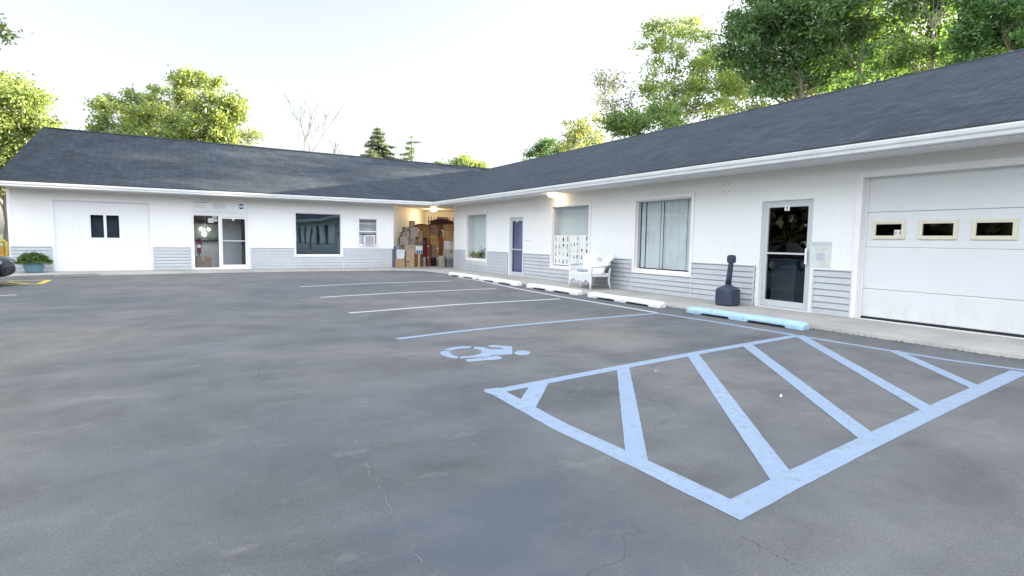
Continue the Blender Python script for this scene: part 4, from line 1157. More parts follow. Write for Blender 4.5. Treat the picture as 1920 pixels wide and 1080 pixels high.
# plants on the far window sill
for k, (u, hh, dk) in enumerate(((2.2, .22, 0), (1.72, .20, 0), (1.35, .32, 1), (.98, .24, 0))):
    lab = ['yellow green pot plant at the left of the far window sill', 'yellow green pot plant second from left on the far window sill', 'dark green pot plant on the far window sill', 'pale pot plant at the right of the far window sill'][k]
    t = thing('sill_plant', lab, 'plant', (.15, u, .572), 'pot plants on the far window sill')
    b = MB(); b.lathe([(.045, 0), (.06, .09), (.062, .1)], (.15, u, .572), 12); b.build('pot', plain('clay pot', (.35, .3, .25), .7), t)
    n = 220; c3 = np.stack([.15+r0.normal(0, .04, n), u+r0.normal(0, .12, n), .66+np.abs(r0.normal(0, .5, n))*hh*.8], 1); c3[:, 0] = np.clip(c3[:, 0], .06, .27)
    foliage('leaves', c3, .07, m_leaf('sill leaf dark', (.03, .06, .03), (.09, .13, .06), .3) if dk else m_leaf('sill leaf', (.22, .27, .08), (.42, .44, .20), .3), t, r0)

# ---- porch clutter: each box or piece its own thing
def prect(px0, py0, px1, py1, y):
    p, q = at(px0, py1, 1, y), at(px1, py0, 1, y)
    return p.x, q.x, p.z, q.z
GB = 'things piled up under the porch'
TAN, GREY, MAUV, BRN, ORG = (.33, .22, .12), (.24, .22, .19), (.30, .24, .22), (.15, .075, .04), (.36, .20, .075)
FL = .085
def mt_of(col, rough=.7): return plain('piece %.2f %.2f %.2f' % col, col, rough, .18, 5, bump=.08)
def lumpy(name, label, cat, x0, x1, y0, y1, z0, z1, col):
    """a soft bag: rounded closed shape with creases and a tied top"""
    t = thing(name, label, cat, ((x0+x1)/2, (y0+y1)/2, z0), GB); b = MB(); rg = random.Random(label); n = 14
    cx, cy, rx, ry, h = (x0+x1)/2, (y0+y1)/2, (x1-x0)/2, (y1-y0)/2, z1-z0; rows = []
    for q, z in ((.75, 0), (1, .18), (1.02, .45), (.86, .75), (.45, .94), (.12, 1.0)):
        rows.append([(cx+rx*q*math.cos(2*math.pi*k/n)*rg.uniform(.9, 1.03), cy+ry*q*math.sin(2*math.pi*k/n)*rg.uniform(.9, 1.03), z0+h*z*rg.uniform(.97, 1.0)) for k in range(n)])
    for r0_, r1_ in zip(rows[:-1], rows[1:]):
        for k in range(n): b.face([r0_[k], r0_[(k+1) % n], r1_[(k+1) % n], r1_[k]])
    b.face(rows[0][::-1]); b.face(rows[-1])
    o = b.build('fabric', mt_of(col, .9), t, smooth=True)
    bm = bmesh.new(); bm.from_mesh(o.data); bmesh.ops.remove_doubles(bm, verts=bm.verts, dist=.0005); bm.to_mesh(o.data); bm.free()
    b = MB(); b.tube([(cx-rx*.4, cy-ry*.6, z1-h*.12), (cx-rx*.1, cy-ry*.9, z1-h*.3), (cx+rx*.4, cy-ry*.7, z1-h*.15)], .012, 6); b.build('strap', mt_of(tuple(v*.6 for v in col)), t)
    return t
def cupboard(name, label, cat, x0, x1, y0, y1, z0, z1, col):
    t = thing(name, label, cat, ((x0+x1)/2, (y0+y1)/2, z0), GB); m_ = mt_of(col, .4); h, w = z1-z0, x1-x0
    b = MB(); b.box(x0, x1, y0+.02, y1, z0, z1-.03); b.box(x0-.012, x1+.012, y0-.006, y1+.005, z1-.03, z1); b.build('carcass', m_, t, bevel=.005)
    nd = 2 if w > .3 else 1
    for k in range(nd):
        a_, c_ = x0+.012+k*(w-.012)/nd, x0+(k+1)*(w-.012)/nd
        b = MB(); b.box(a_, c_, y0, y0+.019, z0+.04, z1-.045); D = b.build('cabinet_door', m_, t, bevel=.004)
        b = MB(); b.box(a_+.035, c_-.035, y0-.004, y0-.0005, z0+.09, z1-.10); b.build('door_panel', mt_of(tuple(v*.85 for v in col), .4), D, bevel=.003)
        b = MB(); b.box((c_ if k == 0 else a_)-.03*(1 if k == 0 else -1)-.008, (c_ if k == 0 else a_)-.03*(1 if k == 0 else -1)+.008, y0-.02, y0-.0045, z0+h*.5, z0+h*.5+.04); b.build('knob', M['dark'], D)
    return t
def slatted(name, label, cat, x0, x1, y0, y1, z0, z1, col):
    t = thing(name, label, cat, ((x0+x1)/2, (y0+y1)/2, z0), GB); m_ = mt_of(col, .7); h = z1-z0; n = max(3, int(h/.11))
    b = MB()
    for k in range(n):
        za, zb = z0+h*k/n+.008, z0+h*(k+1)/n-.008
        b.box(x0, x1, y0, y0+.014, za, zb); b.box(x0, x1, y1-.014, y1, za, zb); b.box(x0, x0+.014, y0+.015, y1-.015, za, zb); b.box(x1-.014, x1, y0+.015, y1-.015, za, zb)
    b.build('slats', m_, t)
    b = MB()
    for x in (x0+.016, x1-.05):
        b.box(x, x+.034, y0+.0145, y0+.034, z0, z1); b.box(x, x+.034, y1-.034, y1-.0145, z0, z1)
    b.box(x0+.016, x1-.016, y0+.035, y1-.035, z0+.002, z0+.014); b.build('corner_posts', mt_of(tuple(v*.7 for v in col)), t)
    b = MB(); b.box(x0+.03, x1-.03, y0+.04, y1-.04, z0+.02, z1-.03); b.build('contents', mt_of(tuple(v*.35 for v in col)), t, bevel=.02)
    return t
def tubby(name, label, cat, x0, x1, y0, y1, z0, z1, col):
    t = thing(name, label, cat, ((x0+x1)/2, (y0+y1)/2, z0), GB); m_ = mt_of(col, .4); cx, cy = (x0+x1)/2, (y0+y1)/2
    def ring(k, z): return [(cx+(x1-x0)/2*k*sx, cy+(y1-y0)/2*k*sy_, z) for sx, sy_ in ((-1, -1), (1, -1), (1, 1), (-1, 1))]
    b = MB(); h = z1-z0; rows = [ring(.84, z0), ring(.95, z1-.05), ring(1.0, z1-.049), ring(1.0, z1-.02), ring(.93, z1-.019), ring(.8, z0+.03)]
    for r0_, r1_ in zip(rows[:-1], rows[1:]):
        for k in range(4): b.face([r0_[k], r0_[(k+1) % 4], r1_[(k+1) % 4], r1_[k]])
    b.face(rows[0][::-1]); b.face(rows[-1]); b.build('tub_body', m_, t)
    b = MB(); b.box(x0-.004, x1+.004, y0-.004, y1+.004, z1-.018, z1); b.build('lid', m_, t, bevel=.008)
    b = MB(); b.box(cx-.05, cx+.05, y0-.022, y0-.002, z1-.075, z1-.05); b.build('handle', m_, t, bevel=.004)
    return t
def draped(name, label, cat, x0, x1, y0, y1, z0, z1, col):
    t = thing(name, label, cat, ((x0+x1)/2, (y0+y1)/2, z0), GB); b = MB(); n, m_ = 18, 8; P = lambda i, j: (x0+(x1-x0)*(i/n)*(1-.04*j/m_), y0+.03+.022*math.sin(i*1.9+j*.35)+.01*j/m_, z1-(z1-z0)*j/m_)
    for i in range(n):
        for j in range(m_): b.face([P(i, j), P(i+1, j), P(i+1, j+1), P(i, j+1)])
        b.face([P(i, 0), P(i+1, 0), (P(i+1, 0)[0], y1, z1), (P(i, 0)[0], y1, z1)])
    b.build('cloth', mt_of(col, .95), t, smooth=True)
    b = MB()
    for xa in np.linspace(x0+.01, x1-.01, 12): b.tube([(xa, y0+.03, z0+.04), (xa, y0+.01, z0-.0+.005)], .005, 5)
    b.build('fringe', mt_of(tuple(min(1, v*1.6) for v in col), .95), t)
    return t
def canister(name, label, cat, x0, x1, y0, y1, z0, z1, col):
    t = thing(name, label, cat, ((x0+x1)/2, (y0+y1)/2, z0), GB); r = (x1-x0)/2; h = z1-z0; c_ = ((x0+x1)/2, y0+r, z0)
    b = MB(); b.lathe([(r*.95, 0), (r, .02), (r, h*.78), (r*.9, h*.84)], c_, 18); b.build('can_body', plain('dull silver', (.42, .42, .43), .35, .15, 6, metal=.6), t, smooth=False)
    b = MB(); b.lathe([(r*.92, h*.842), (r*.92, h*.92), (r*.3, h*.96), (r*.3, h)], c_, 18); b.build('lid', plain('dull silver', (.42, .42, .43), .35), t)
    return t
SHAPES = dict(cloth_bag=lumpy, cabinet=cupboard, wardrobe=cupboard, wooden_chest=cupboard, wooden_crate=slatted, milk_crate=slatted, storage_crate=slatted, plastic_tub=tubby, storage_tub=tubby, folded_blanket=draped, metal_canister=canister)
def pile(y, th, items):
    for (nm, lab, cat, px0, py0, px1, py1, col, kw) in items:
        x0_, x1_, z0_, z1_ = prect(px0, py0, px1, py1, y)
        if py1 >= 498: z0_ = FL
        if nm in SHAPES: o_ = SHAPES[nm](nm, lab, cat, x0_, x1_, y, y+th, z0_, z1_-.003, col)
        else: o_ = carton(nm, lab, cat, x0_, x1_, y, y+th, z0_, z1_-.003, col, GB, **kw)
        o_.rotation_euler = (0, 0, RNG.uniform(-.12, .12) if x1_-x0_ > .25 else 0)
pile(4.98, .16, [('storage_crate', 'dark grey crate standing at the white corner post', 'crate', 736, 467, 741, 500, (.10, .11, .13), dict(tape=False))])
pile(4.9, .42, [
    ('cardboard_box', 'tan box on the floor under the white tub', 'box', 741.5, 485, 759, 500, TAN, {}),
    ('plastic_tub', 'white plastic tub on the tan box at the left', 'tub', 743, 468, 759, 485, (.62, .66, .70), dict(tape=False, bev=.02)),
    ('cloth_bag', 'blue grey bag on top of the white tub', 'bag', 742, 459, 752, 468, (.18, .22, .26), dict(tape=False, bev=.03))])
pile(5.15, .40, [
    ('cardboard_box', 'tall pale tan box on the floor right of the white tub', 'box', 762, 470, 777.5, 500, (.38, .29, .19), dict(hole=(.25, .3, .05))),
    ('cardboard_box', 'flat beige box resting on the tall pale box', 'box', 759.5, 459, 778, 470, (.33, .27, .19), dict(hole=(.7, .5, .04)))])
pile(5.32, .40, [
    ('cardboard_box', 'grey box overhanging at the left of the second tier', 'box', 751.5, 444, 767, 459, (.25, .22, .19), {}),
    ('cardboard_box', 'grey mauve box right of the overhanging grey box', 'box', 768, 444, 780, 459, (.23, .18, .16), dict(hole=(.3, .6, .05))),
    ('cardboard_box', 'small beige box with a dark hand hole near the porch wall', 'box', 755.5, 436, 768, 444, (.28, .22, .16), dict(hole=(.5, .5, .05))),
    ('cardboard_box', 'small grey box topmost at the left of the pile', 'box', 759.5, 425.5, 768, 436, (.20, .18, .14), dict(hole=(.7, .5, .05))),
    ('cardboard_box', 'large mauve grey box topmost beside the orange crates', 'box', 769, 426, 783.5, 444, MAUV, {})])
pile(5.05, .42, [('wooden_chest', 'brown wooden chest with a pale post under the printed white box', 'chest', 778, 476, 791, 500, BRN, dict(tape=False))])
pile(5.05, .40, [('printed_box', 'white box with dark blue printed squares', 'box', 780, 461, 792, 476, (.62, .62, .64), dict(tape=False))])
x0_, x1_, z0_, z1_ = prect(780, 461, 792, 476, 5.05)
pb = [o for o in bpy.data.objects if o.name.startswith('printed_box')][0]
b = MB()
for k in range(3):
    xa = x0_+.015+k*(x1_-x0_)/3; b.box(xa, xa+(x1_-x0_)/3-.03, 5.044, 5.048, z0_+.02, z0_+.02+(z1_-z0_)*.38)
b.build('printed_squares', M['blueink'], pb)
x0_, x1_, z0_, z1_ = prect(783.5, 476, 787, 500, 5.0)
b = MB(); b.box(x0_, x1_, 4.96, 5.03, FL, z1_-.01); b.box(x0_-.02, x1_+.02, 4.95, 5.04, FL, FL+.05); tag(b.build('wooden_post', plain('pale wood', (.45, .30, .17), .6), bevel=.006), 'short pale wooden post leaning in front of the brown chest', 'post', GB)
pile(5.5, .45, [
    ('cardboard_box', 'brown box sitting behind the printed white box', 'box', 781, 449, 792.5, 461.5, (.24, .14, .09), {}),
    ('wooden_crate', 'yellow brown crate stacked above the printed white box', 'crate', 783.5, 432, 792.5, 449, (.36, .22, .09), dict(tape=False)),
    ('wooden_chest', 'plain brown chest on the floor behind the printed white box', 'chest', 781, 461.5, 792.5, 499, (.16, .09, .05), dict(tape=False))])
pile(5.85, .45, [
    ('cardboard_box', 'tall brown box on the porch floor in the middle of the pile', 'box', 793, 460, 808.5, 499, (.22, .12, .07), {}),
    ('cloth_bag', 'purple bag squeezed in the middle of the pile', 'bag', 793, 446, 799.5, 460, (.20, .15, .26), dict(tape=False, bev=.03)),
    ('cardboard_box', 'dark brown box beside the purple bag', 'box', 800, 446, 808, 460, (.15, .09, .06), {}),
    ('wooden_crate', 'bright orange brown crate above the purple bag', 'crate', 793, 430, 806.5, 446, ORG, dict(tape=False))])
pile(5.62, .12, [('folded_blanket', 'dark red blanket hanging in front of the tall brown box', 'blanket', 796.5, 457, 804.5, 499, (.20, .035, .03), dict(tape=False, bev=.03))])
pile(5.35, .14, [('metal_canister', 'dull silver canister on the floor before the brown box', 'canister', 792.5, 481, 800, 499, (.36, .36, .36), dict(tape=False, bev=.04))])
pile(5.7, .5, [
    ('storage_tub', 'black tub on the porch floor under the mauve box', 'tub', 810, 483, 823, 499, (.022, .024, .03), dict(tape=False, bev=.015)),
    ('cardboard_box', 'mauve box on top of the black tub', 'box', 810, 460, 821.5, 483, (.28, .15, .13), {}),
    ('cabinet', 'golden yellow wooden cabinet on the mauve box', 'cabinet', 808.5, 440, 820.5, 460, (.42, .27, .08), dict(tape=False)),
    ('cardboard_box', 'reddish brown carton on top of the golden cabinet', 'box', 808, 421, 821, 440, (.28, .15, .09), {})])
pile(5.95, .45, [
    ('wardrobe', 'tall orange brown wardrobe at the back of the porch', 'wardrobe', 823.5, 444, 840, 499, (.42, .15, .06), dict(tape=False)),
    ('cloth_bag', 'grey bag lying on top of the orange wardrobe', 'bag', 823, 431, 833.5, 444, (.24, .23, .25), dict(tape=False, bev=.04)),
    ('cardboard_box', 'flat brown carton on the grey bag', 'box', 822, 421, 836, 431, (.32, .18, .10), {})])
pile(4.85, .45, [
    ('milk_crate', 'grey crate on the floor by the right porch corner', 'crate', 838, 485, 851.5, 500, (.22, .25, .28), dict(tape=False, hole=(.4, .4, .06))),
    ('cardboard_box', 'beige box with a dark hand hole above the grey crate', 'box', 838, 467, 851.5, 485, (.44, .40, .35), dict(hole=(.6, .7, .05))),
    ('cardboard_box', 'white box with a small mark beside the right wall end', 'box', 839.5, 452, 851.5, 467, (.66, .66, .66), dict(hole=(.5, .5, .035))),
    ('cardboard_box', 'tan box above the white box at the right wall end', 'box', 839, 433, 850, 452, (.44, .28, .13), dict(hole=(.75, .7, .04))),
    ('cardboard_box', 'tan box topmost at the right wall end', 'box', 838.5, 421, 851, 433, (.38, .23, .11), dict(hole=(.7, .5, .04)))])
# ribbed basket
x0_, x1_, z0_, z1_ = prect(826, 480, 837, 500, 4.75)
t = thing('ribbed_basket', 'ribbed grey beige basket on the porch floor beside the grey crate', 'basket', ((x0_+x1_)/2, 4.95, FL), GB)
b = MB(); R_ = (x1_-x0_)/2
for k in range(22):
    an = 2*math.pi*k/22; cx, cy = (x0_+x1_)/2+R_*.93*math.cos(an), 4.95+R_*.93*math.sin(an)
    b.tube([(cx, cy, FL), (cx, cy, z1_)], R_*.1, 6)
b.lathe([(R_*.9, 0), (R_*.9, z1_-FL-.01)], ((x0_+x1_)/2, 4.95, FL), 22); b.build('ribs', plain('grey beige slats', (.38, .35, .30), .7), t)
b = MB(); b.lathe([(R_*1.0, z1_-FL-.03), (R_*1.02, z1_-FL), (R_*.9, z1_-FL)], ((x0_+x1_)/2, 4.95, FL), 22); b.build('rim', plain('cream rim', (.55, .48, .36), .7), t)
# curved wooden furniture on top
def bow(label, px0, py0, px1, py1, y, col, name, legs=True):
    x0_, x1_, z0_, z1_ = prect(px0, py0, px1, py1, y)
    t = thing(name, label, 'furniture', ((x0_+x1_)/2, y+.15, z0_), GB); mt = plain('wood %.2f' % col[0], col, .45, .25, 5)
    b = MB(); n = 10
    for dy in (0, .34): b.tube([(x0_+(x1_-x0_)*i/n, y+dy, z0_+.02+(z1_-z0_-.04)*math.sin(math.pi*(.15+.7*i/n))) for i in range(n+1)], .028, 8)
    b.build('curved_rail', mt, t, smooth=True)
    b = MB(); b.box(x0_+.03, x1_-.03, y+.02, y+.32, z0_+.002, z0_+.035)
    top = [(x0_+(x1_-x0_)*i/n, z0_+.012+(z1_-z0_-.04)*math.sin(math.pi*(.15+.7*i/n))) for i in range(n+1)]
    b.prism([(x0_, z0_+.036)]+[q for q in top if q[1] > z0_+.037]+[(x1_, z0_+.036)], lambda a_, z_, d: (a_, d, z_), y+.01, y+.03)
    b.build('curved_board', mt, t)
bow('long light brown curved wooden headboard on the orange crates', 778.5, 420, 806.5, 430, 5.84, (.26, .13, .05), 'wooden_headboard')
bow('dark brown curved table frame topmost under the porch ceiling', 807, 411.5, 851, 421, 5.6, (.07, .03, .018), 'upturned_table')
x0_, x1_, z0_, z1_ = prect(822, 407.5, 839, 411.5, 5.75)
b = MB(); b.box(x0_, x1_, 5.62, 5.95, z0_, z1_); tag(b.build('foam_sheet', plain('cream foam', (.5, .42, .33), .8), bevel=.01), 'flat cream foam sheet on the dark upturned table', 'sheet', GB)

def overturned_chair(label, px0, py0, px1, py1, y, col):
    x0_, x1_, z0_, z1_ = prect(px0, py0, px1, py1, y); t = thing('wooden_chair', label, 'chair', ((x0_+x1_)/2, y+.2, z0_), GB); m_ = mt_of(col, .4); h = z1_-z0_
    b = MB(); b.box(x0_, x1_, y, y+.38, z0_+.003, z0_+.04); b.build('seat', m_, t, bevel=.01)
    for (lx, ly, dx, dy) in ((x0_+.03, y+.03, -.03, -.03), (x1_-.03, y+.03, .03, -.03), (x0_+.03, y+.35, -.03, .03), (x1_-.03, y+.35, .03, .03)):
        b = MB(); b.tube([(lx, ly, z0_+.04), (lx+dx*.5, ly+dy*.5, z0_+h*.6), (lx+dx, ly+dy, z1_)], [.02, .018, .014], 8); b.build('leg', m_, t, smooth=True)
    b = MB()
    for zz2 in (.45,): b.tube([(x0_+.02, y+.02, z0_+h*zz2), (x1_-.02, y+.02, z0_+h*zz2)], .01, 6)
    b.build('stretcher', m_, t); return t
overturned_chair('dark brown chair lying upside down on the reddish brown carton', 808.5, 406, 820, 421, 5.72, (.10, .04, .02))
overturned_chair('brown chair lying upside down on the topmost tan box', 839.5, 408, 850, 421, 4.95, (.14, .06, .03))
for (px0, py0, px1, y, col, lab) in ((801, 447, 804.2, 5.56, (.30, .06, .04), 'rolled red rug standing in front of the dark brown box'), (818.5, 452, 822.5, 5.55, (.34, .22, .10), 'rolled golden rug standing before the orange wardrobe'), (778.5, 447, 781, 5.25, (.20, .16, .13), 'rolled grey brown rug standing beside the grey mauve box')):
    x0_, x1_, z0_, z1_ = prect(px0, py0, px1, 499, y); t = thing('rolled_rug', lab, 'rug', ((x0_+x1_)/2, y, FL), GB); r = (x1_-x0_)/2; L = z1_-FL
    b = MB(); b.lathe([(r*.96, 0), (r, .03), (r*1.02, L*.5), (r, L-.03), (r*.95, L)], ((x0_+x1_)/2, y, FL), 16); b.build('roll', mt_of(col, .95), t, smooth=False)
    b = MB(); b.lathe([(r*1.04, L*.3), (r*1.04, L*.3+.03)], ((x0_+x1_)/2, y, FL), 16); b.lathe([(r*1.04, L*.7), (r*1.04, L*.7+.03)], ((x0_+x1_)/2, y, FL), 16); b.build_each('tie', M['paper'], t)
x0_, x1_, z0_, z1_ = prect(769, 414, 779.5, 426, 5.4); t = thing('picture_frame', 'empty brown picture frame standing on the large mauve grey box', 'picture frame', ((x0_+x1_)/2, 5.5, z0_), GB); w = .035
b = MB(); b.box(x0_, x0_+w, 5.5, 5.53, z0_, z1_); b.box(x1_-w, x1_, 5.5, 5.53, z0_, z1_); b.box(x0_+w, x1_-w, 5.5, 5.53, z0_, z0_+w); b.box(x0_+w, x1_-w, 5.5, 5.53, z1_-w, z1_); b.build('frame', mt_of((.16, .08, .04), .4), t)
b = MB(); b.box(x0_+w*.9, x1_-w*.9, 5.515, 5.525, z0_+w*.9, z1_-w*.9); b.build('backing', mt_of((.34, .24, .14)), t)
# dark car at the left edge
car = thing('parked_car', 'dark blue car parked nose first at the left edge of the lot', 'car', (-16.2, -.08, 0))
paint = NT('dark blue car paint'); paint.col((.010, .013, .024)); paint.set(.42, 0, .08); paint.p.inputs['Coat Weight'].default_value = .04; paint.p.inputs['Coat Roughness'].default_value = .05
cx0 = -14.12                                         # nose
st_ = [(0.0, .30, .52, .50, .62), (.06, .22, .60, .62, .72), (.25, .19, .70, .76, .80), (.6, .18, .80, .86, .86), (1.1, .18, .88, .90, .88), (1.6, .18, .93, .91, .89), (2.4, .18, .94, .91, .90), (3.2, .18, .95, .91, .89), (3.9, .20, .97, .88, .87), (4.3, .24, .94, .80, .82), (4.46, .32, .80, .66, .74), (4.5, .40, .66, .56, .66)]
b = MB(); rings = []
for (s, zb, zt, _, hw) in st_:
    r = []
    for (yy, zf) in ((-.82, 0.0), (-1.0, .25), (-1.0, .55), (-.93, .82), (-.70, 1.0), (0, 1.03), (.70, 1.0), (.93, .82), (1.0, .55), (1.0, .25), (.82, 0.0)):
        r.append((cx0-s, -.08+yy*hw, zb+(zt-zb)*zf))
    rings.append(r)
for r0_, r1_ in zip(rings[:-1], rings[1:]):
    for i in range(11):
        j = (i+1) % 11; b.face([r0_[i], r0_[j], r1_[j], r1_[i]])
b.face(rings[0]); b.face(rings[-1][::-1])
o = b.build('body', paint.m, car, smooth=True)
bm = bmesh.new(); bm.from_mesh(o.data); bmesh.ops.remove_doubles(bm, verts=bm.verts, dist=.0005); bmesh.ops.recalc_face_normals(bm, faces=bm.faces); bm.to_mesh(o.data); bm.free()
o.modifiers.new('s', 'SUBSURF').levels = 2; o.modifiers['s'].render_levels = 2
b = MB(); rings = []
for (s, zb, zt, hb, ht) in ((1.15, .86, .90, .74, .70), (1.95, .90, 1.38, .80, .60), (2.4, .90, 1.45, .81, .62), (3.1, .90, 1.43, .80, .60), (3.55, .92, 1.30, .78, .58), (4.05, .93, .97, .72, .66)):
    rings.append([(cx0-s, -.08+y_, z) for y_, z in ((-hb, zb), (-ht, zt), (ht, zt), (hb, zb))])
for r0_, r1_ in zip(rings[:-1], rings[1:]):
    for i in range(3): b.face([r0_[i], r0_[i+1], r1_[i+1], r1_[i]])
b.build('cabin_glass', plain('dark car glass', (.015, .018, .02), .08), car)
b = MB(); b.box(cx0-3.3, cx0-1.85, -.70, .54, 1.40, 1.47); b.build('roof', paint.m, car, bevel=.03)
for (s, sy_) in ((.85, -1), (.85, 1), (3.55, -1), (3.55, 1)):
    b = MB(); mt_ = Matrix.Translation((cx0-s, -.08+sy_*.78, .32)) @ Matrix.Rotation(math.pi/2, 4, 'X')
    b.lathe([(.20, -.11), (.30, -.115), (.32, -.08), (.32, .08), (.30, .115), (.20, .11)], (0, 0, 0), 28, mat=mt_); W = b.build('wheel', M['black'], car, smooth=False)
    b = MB(); b.lathe([(.04, -.118), (.19, -.116), (.20, -.10), (.20, .10), (.19, .116), (.04, .118)], (0, 0, 0), 20, mat=mt_); b.build('rim', M['alu'], W)
for sy_ in (-1, 1):
    b = MB(); b.prism([(-.02, .60), (-.34, .70), (-.40, .76), (-.20, .74), (-.03, .67)], lambda a_, z_, d: (cx0+a_+.005, -.08+sy_*d, z_-.03), .60, .795); b.build('headlight', plain('clear headlamp', (.16, .18, .20), .2), car, bevel=.01)
b = MB(); b.box(cx0-.06, cx0+.012, -.55, .39, .34, .48); b.build('grille', M['black'], car, bevel=.02)

# yellow hoop barrier behind the left corner, beside it a dark post
hb = thing('hoop_barrier', 'yellow painted hoop barrier beyond the left building corner', 'barrier', (-16.3, 6.6, 0))
yp = plain('yellow metal paint', (.62, .45, .10), .5, .15, 6)
b = MB(); b.tube([(-15.62, 6.6, 0), (-15.62, 6.6, 1.0), (-15.68, 6.6, 1.06), (-16.9, 6.6, 1.06), (-16.96, 6.6, 1.0), (-16.96, 6.6, 0)], .055, 10); b.build('hoop', yp, hb, smooth=True)
b = MB(); b.box(-16.9, -15.68, 6.57, 6.63, .25, .85); b.build('panel', plain('orange yellow panel', (.50, .27, .05), .5, .15, 5), hb)

# ================================================================== TREES
def tree(name, label, px, depth, lobes, leaf, bark, size, clump=.62, per=150, dens=1.0, trunk_r=.22, seed=0, group=None, trunk_top=None, hide_below=None, forks=0, spread=.5):
    """lobes: (px, py, rx_px, ry_px) ellipses of the crown as seen from the lot, at this tree's distance; each becomes a solid ellipsoid of leaf clumps"""
    rng = np.random.default_rng(seed); R = random.Random(seed)
    base = at_depth(px, 470, depth); base.z = -.06
    t = thing(name, label, 'tree', base, group)
    k = depth/F_PX; cl = []
    cents = []
    for (lx, ly, rx, ry) in lobes:
        c = at_depth(lx, ly, depth*(1+R.uniform(-.03, .03))); rxm, rym = rx*k, ry*k; rd = max(rxm*.85, min(rym, rxm*1.3)*.7)
        cents.append(c)
        n = max(6, int(dens*1.35*(rxm*rym*rd)/(clump**3)))
        p = rng.normal(size=(n, 3)); p /= np.linalg.norm(p, axis=1)[:, None]
        p *= (rng.uniform(.18, 1, (n, 1)))**(1/2.2)
        X = np.array(RGT.to_2d().normalized().to_3d()); Y = np.array(FWD.to_2d().normalized().to_3d())
        q = np.array(c) + p[:, :1]*rxm*X + p[:, 1:2]*rd*Y + p[:, 2:]*np.array([0, 0, rym])
        cl.append(q)
    cl = np.concatenate(cl); cl = cl[cl[:, 2] > 1.6]
    top = trunk_top or (max(c.z for c in cents)*.86)
    # trunk and branches
    b = MB(); nseg = 9; path = []
    cxm = sum(c.x for c in cents)/len(cents); cym = sum(c.y for c in cents)/len(cents)
    for i in range(nseg+1):
        f = i/nseg; w = f**1.6
        path.append(Vector((base.x+(cxm-base.x)*w*.6+R.uniform(-.12, .12)*(i > 0), base.y+(cym-base.y)*w*.6+R.uniform(-.12, .12)*(i > 0), -.06+(top+.06)*f)))
    b.tube(path, [trunk_r*(1.25 if i == 0 else 1)*(1-.88*(i/nseg)**1.1) for i in range(nseg+1)], 9)
    order = rng.permutation(len(cl)); limbs = []
    for idx, q in enumerate(order):
        p = Vector(cl[q]); hd = math.hypot(p.x-path[0].x, p.y-path[0].y)
        if idx % 5 == 0 or not limbs:
            zs = max(.8, min(top*.92, p.z - hd*R.uniform(.5, 1.0) - .4)); f = min(1, max(0, zs/top)); i0 = min(nseg-1, int(f*nseg)); a = path[i0].lerp(path[i0+1], f*nseg-i0)
            r0_ = trunk_r*(1-.85*f)*.45; m1 = a.lerp(p, .35)+Vector((R.uniform(-.3, .3), R.uniform(-.3, .3), R.uniform(-.1, .35))); m2 = a.lerp(p, .7)+Vector((R.uniform(-.3, .3), R.uniform(-.3, .3), R.uniform(0, .3)))
            b.tube([a, m1, m2, p], [r0_, r0_*.7, r0_*.45, .012], 6, cap=False); limbs.append((m1, m2, p, r0_))
        else:
            best = min(limbs, key=lambda L: (L[1]-p).length); a = best[0].lerp(best[1], R.uniform(.3, 1)); r0_ = max(.012, best[3]*.35)
            if (a-p).length < 5: b.tube([a, a.lerp(p, .5)+Vector((R.uniform(-.15, .15), R.uniform(-.15, .15), R.uniform(0, .25))), p], [r0_, r0_*.65, .008], 5, cap=False)
    b.build('trunk', bark, t, smooth=True)
    pts = []
    cs = rng.uniform(.65, 1.35, len(cl))
    for q, s in zip(cl, cs):
        m = int(1.75*per*s*s*rng.uniform(.6, 1.3)); o = rng.normal(size=(m, 3))*np.array([1, 1, .62])*clump*s*spread
        pts.append(q+o)
    pts = np.concatenate(pts)
    foliage('crown', pts, size*.76, leaf, t, rng)
    return t
LY = m_leaf('yellow green maple leaf', (.13, .18, .06), (.30, .36, .15), .5)
LG = m_leaf('mid green leaf', (.07, .13, .05), (.16, .25, .09), .5)
LD = m_leaf('dark oak leaf', (.055, .12, .052), (.135, .235, .095), .5)
LP = m_leaf('pale sparse leaf', (.16, .20, .09), (.31, .34, .16), .5)
LC = m_leaf('blue green needle', (.08, .12, .08), (.17, .20, .13), .3)
BK = m_bark('grey brown bark', (.14, .12, .10)); BG = m_bark('pale grey bark', (.26, .24, .22))
GL = 'trees beyond the roof of the left wing'; GR = 'trees beyond the roof of the right wing'
tree('leafy_tree', 'yellow green tree at the left edge beyond the roof end', 20, 36, [(10, 190, 62, 48), (60, 215, 45, 40), (-40, 170, 60, 60), (90, 232, 34, 26), (20, 262, 70, 50), (-30, 290, 70, 60), (40, 320, 60, 50)], LY, BK, .30, .7, 130, 1.0, .28, 1, GL)
tree('leafy_tree', 'broad yellow green tree with a high right crown behind the left roof', 320, 45, [(355, 165, 48, 36), (320, 190, 50, 34), (400, 190, 48, 44), (430, 215, 34, 34), (220, 215, 50, 36), (265, 205, 40, 30), (300, 235, 70, 36), (390, 240, 70, 34), (195, 240, 30, 22), (320, 280, 110, 40)], LY, BK, .34, .68, 95, .85, .36, 2, GL)
tree('small_tree', 'small thin grey green tree at the right foot of the broad tree', 468, 50, [(462, 248, 20, 18), (478, 264, 18, 12), (455, 270, 22, 16)], LP, BK, .26, .55, 50, .7, .12, 3, GL)
tree('round_bush_tree', 'low yellow green treetop peeping over the roof near the valley', 868, 60, [(868, 312, 26, 15), (850, 316, 16, 10), (888, 315, 16, 11), (868, 335, 36, 20)], LY, BK, .34, .75, 120, 1.2, .2, 4, GL)
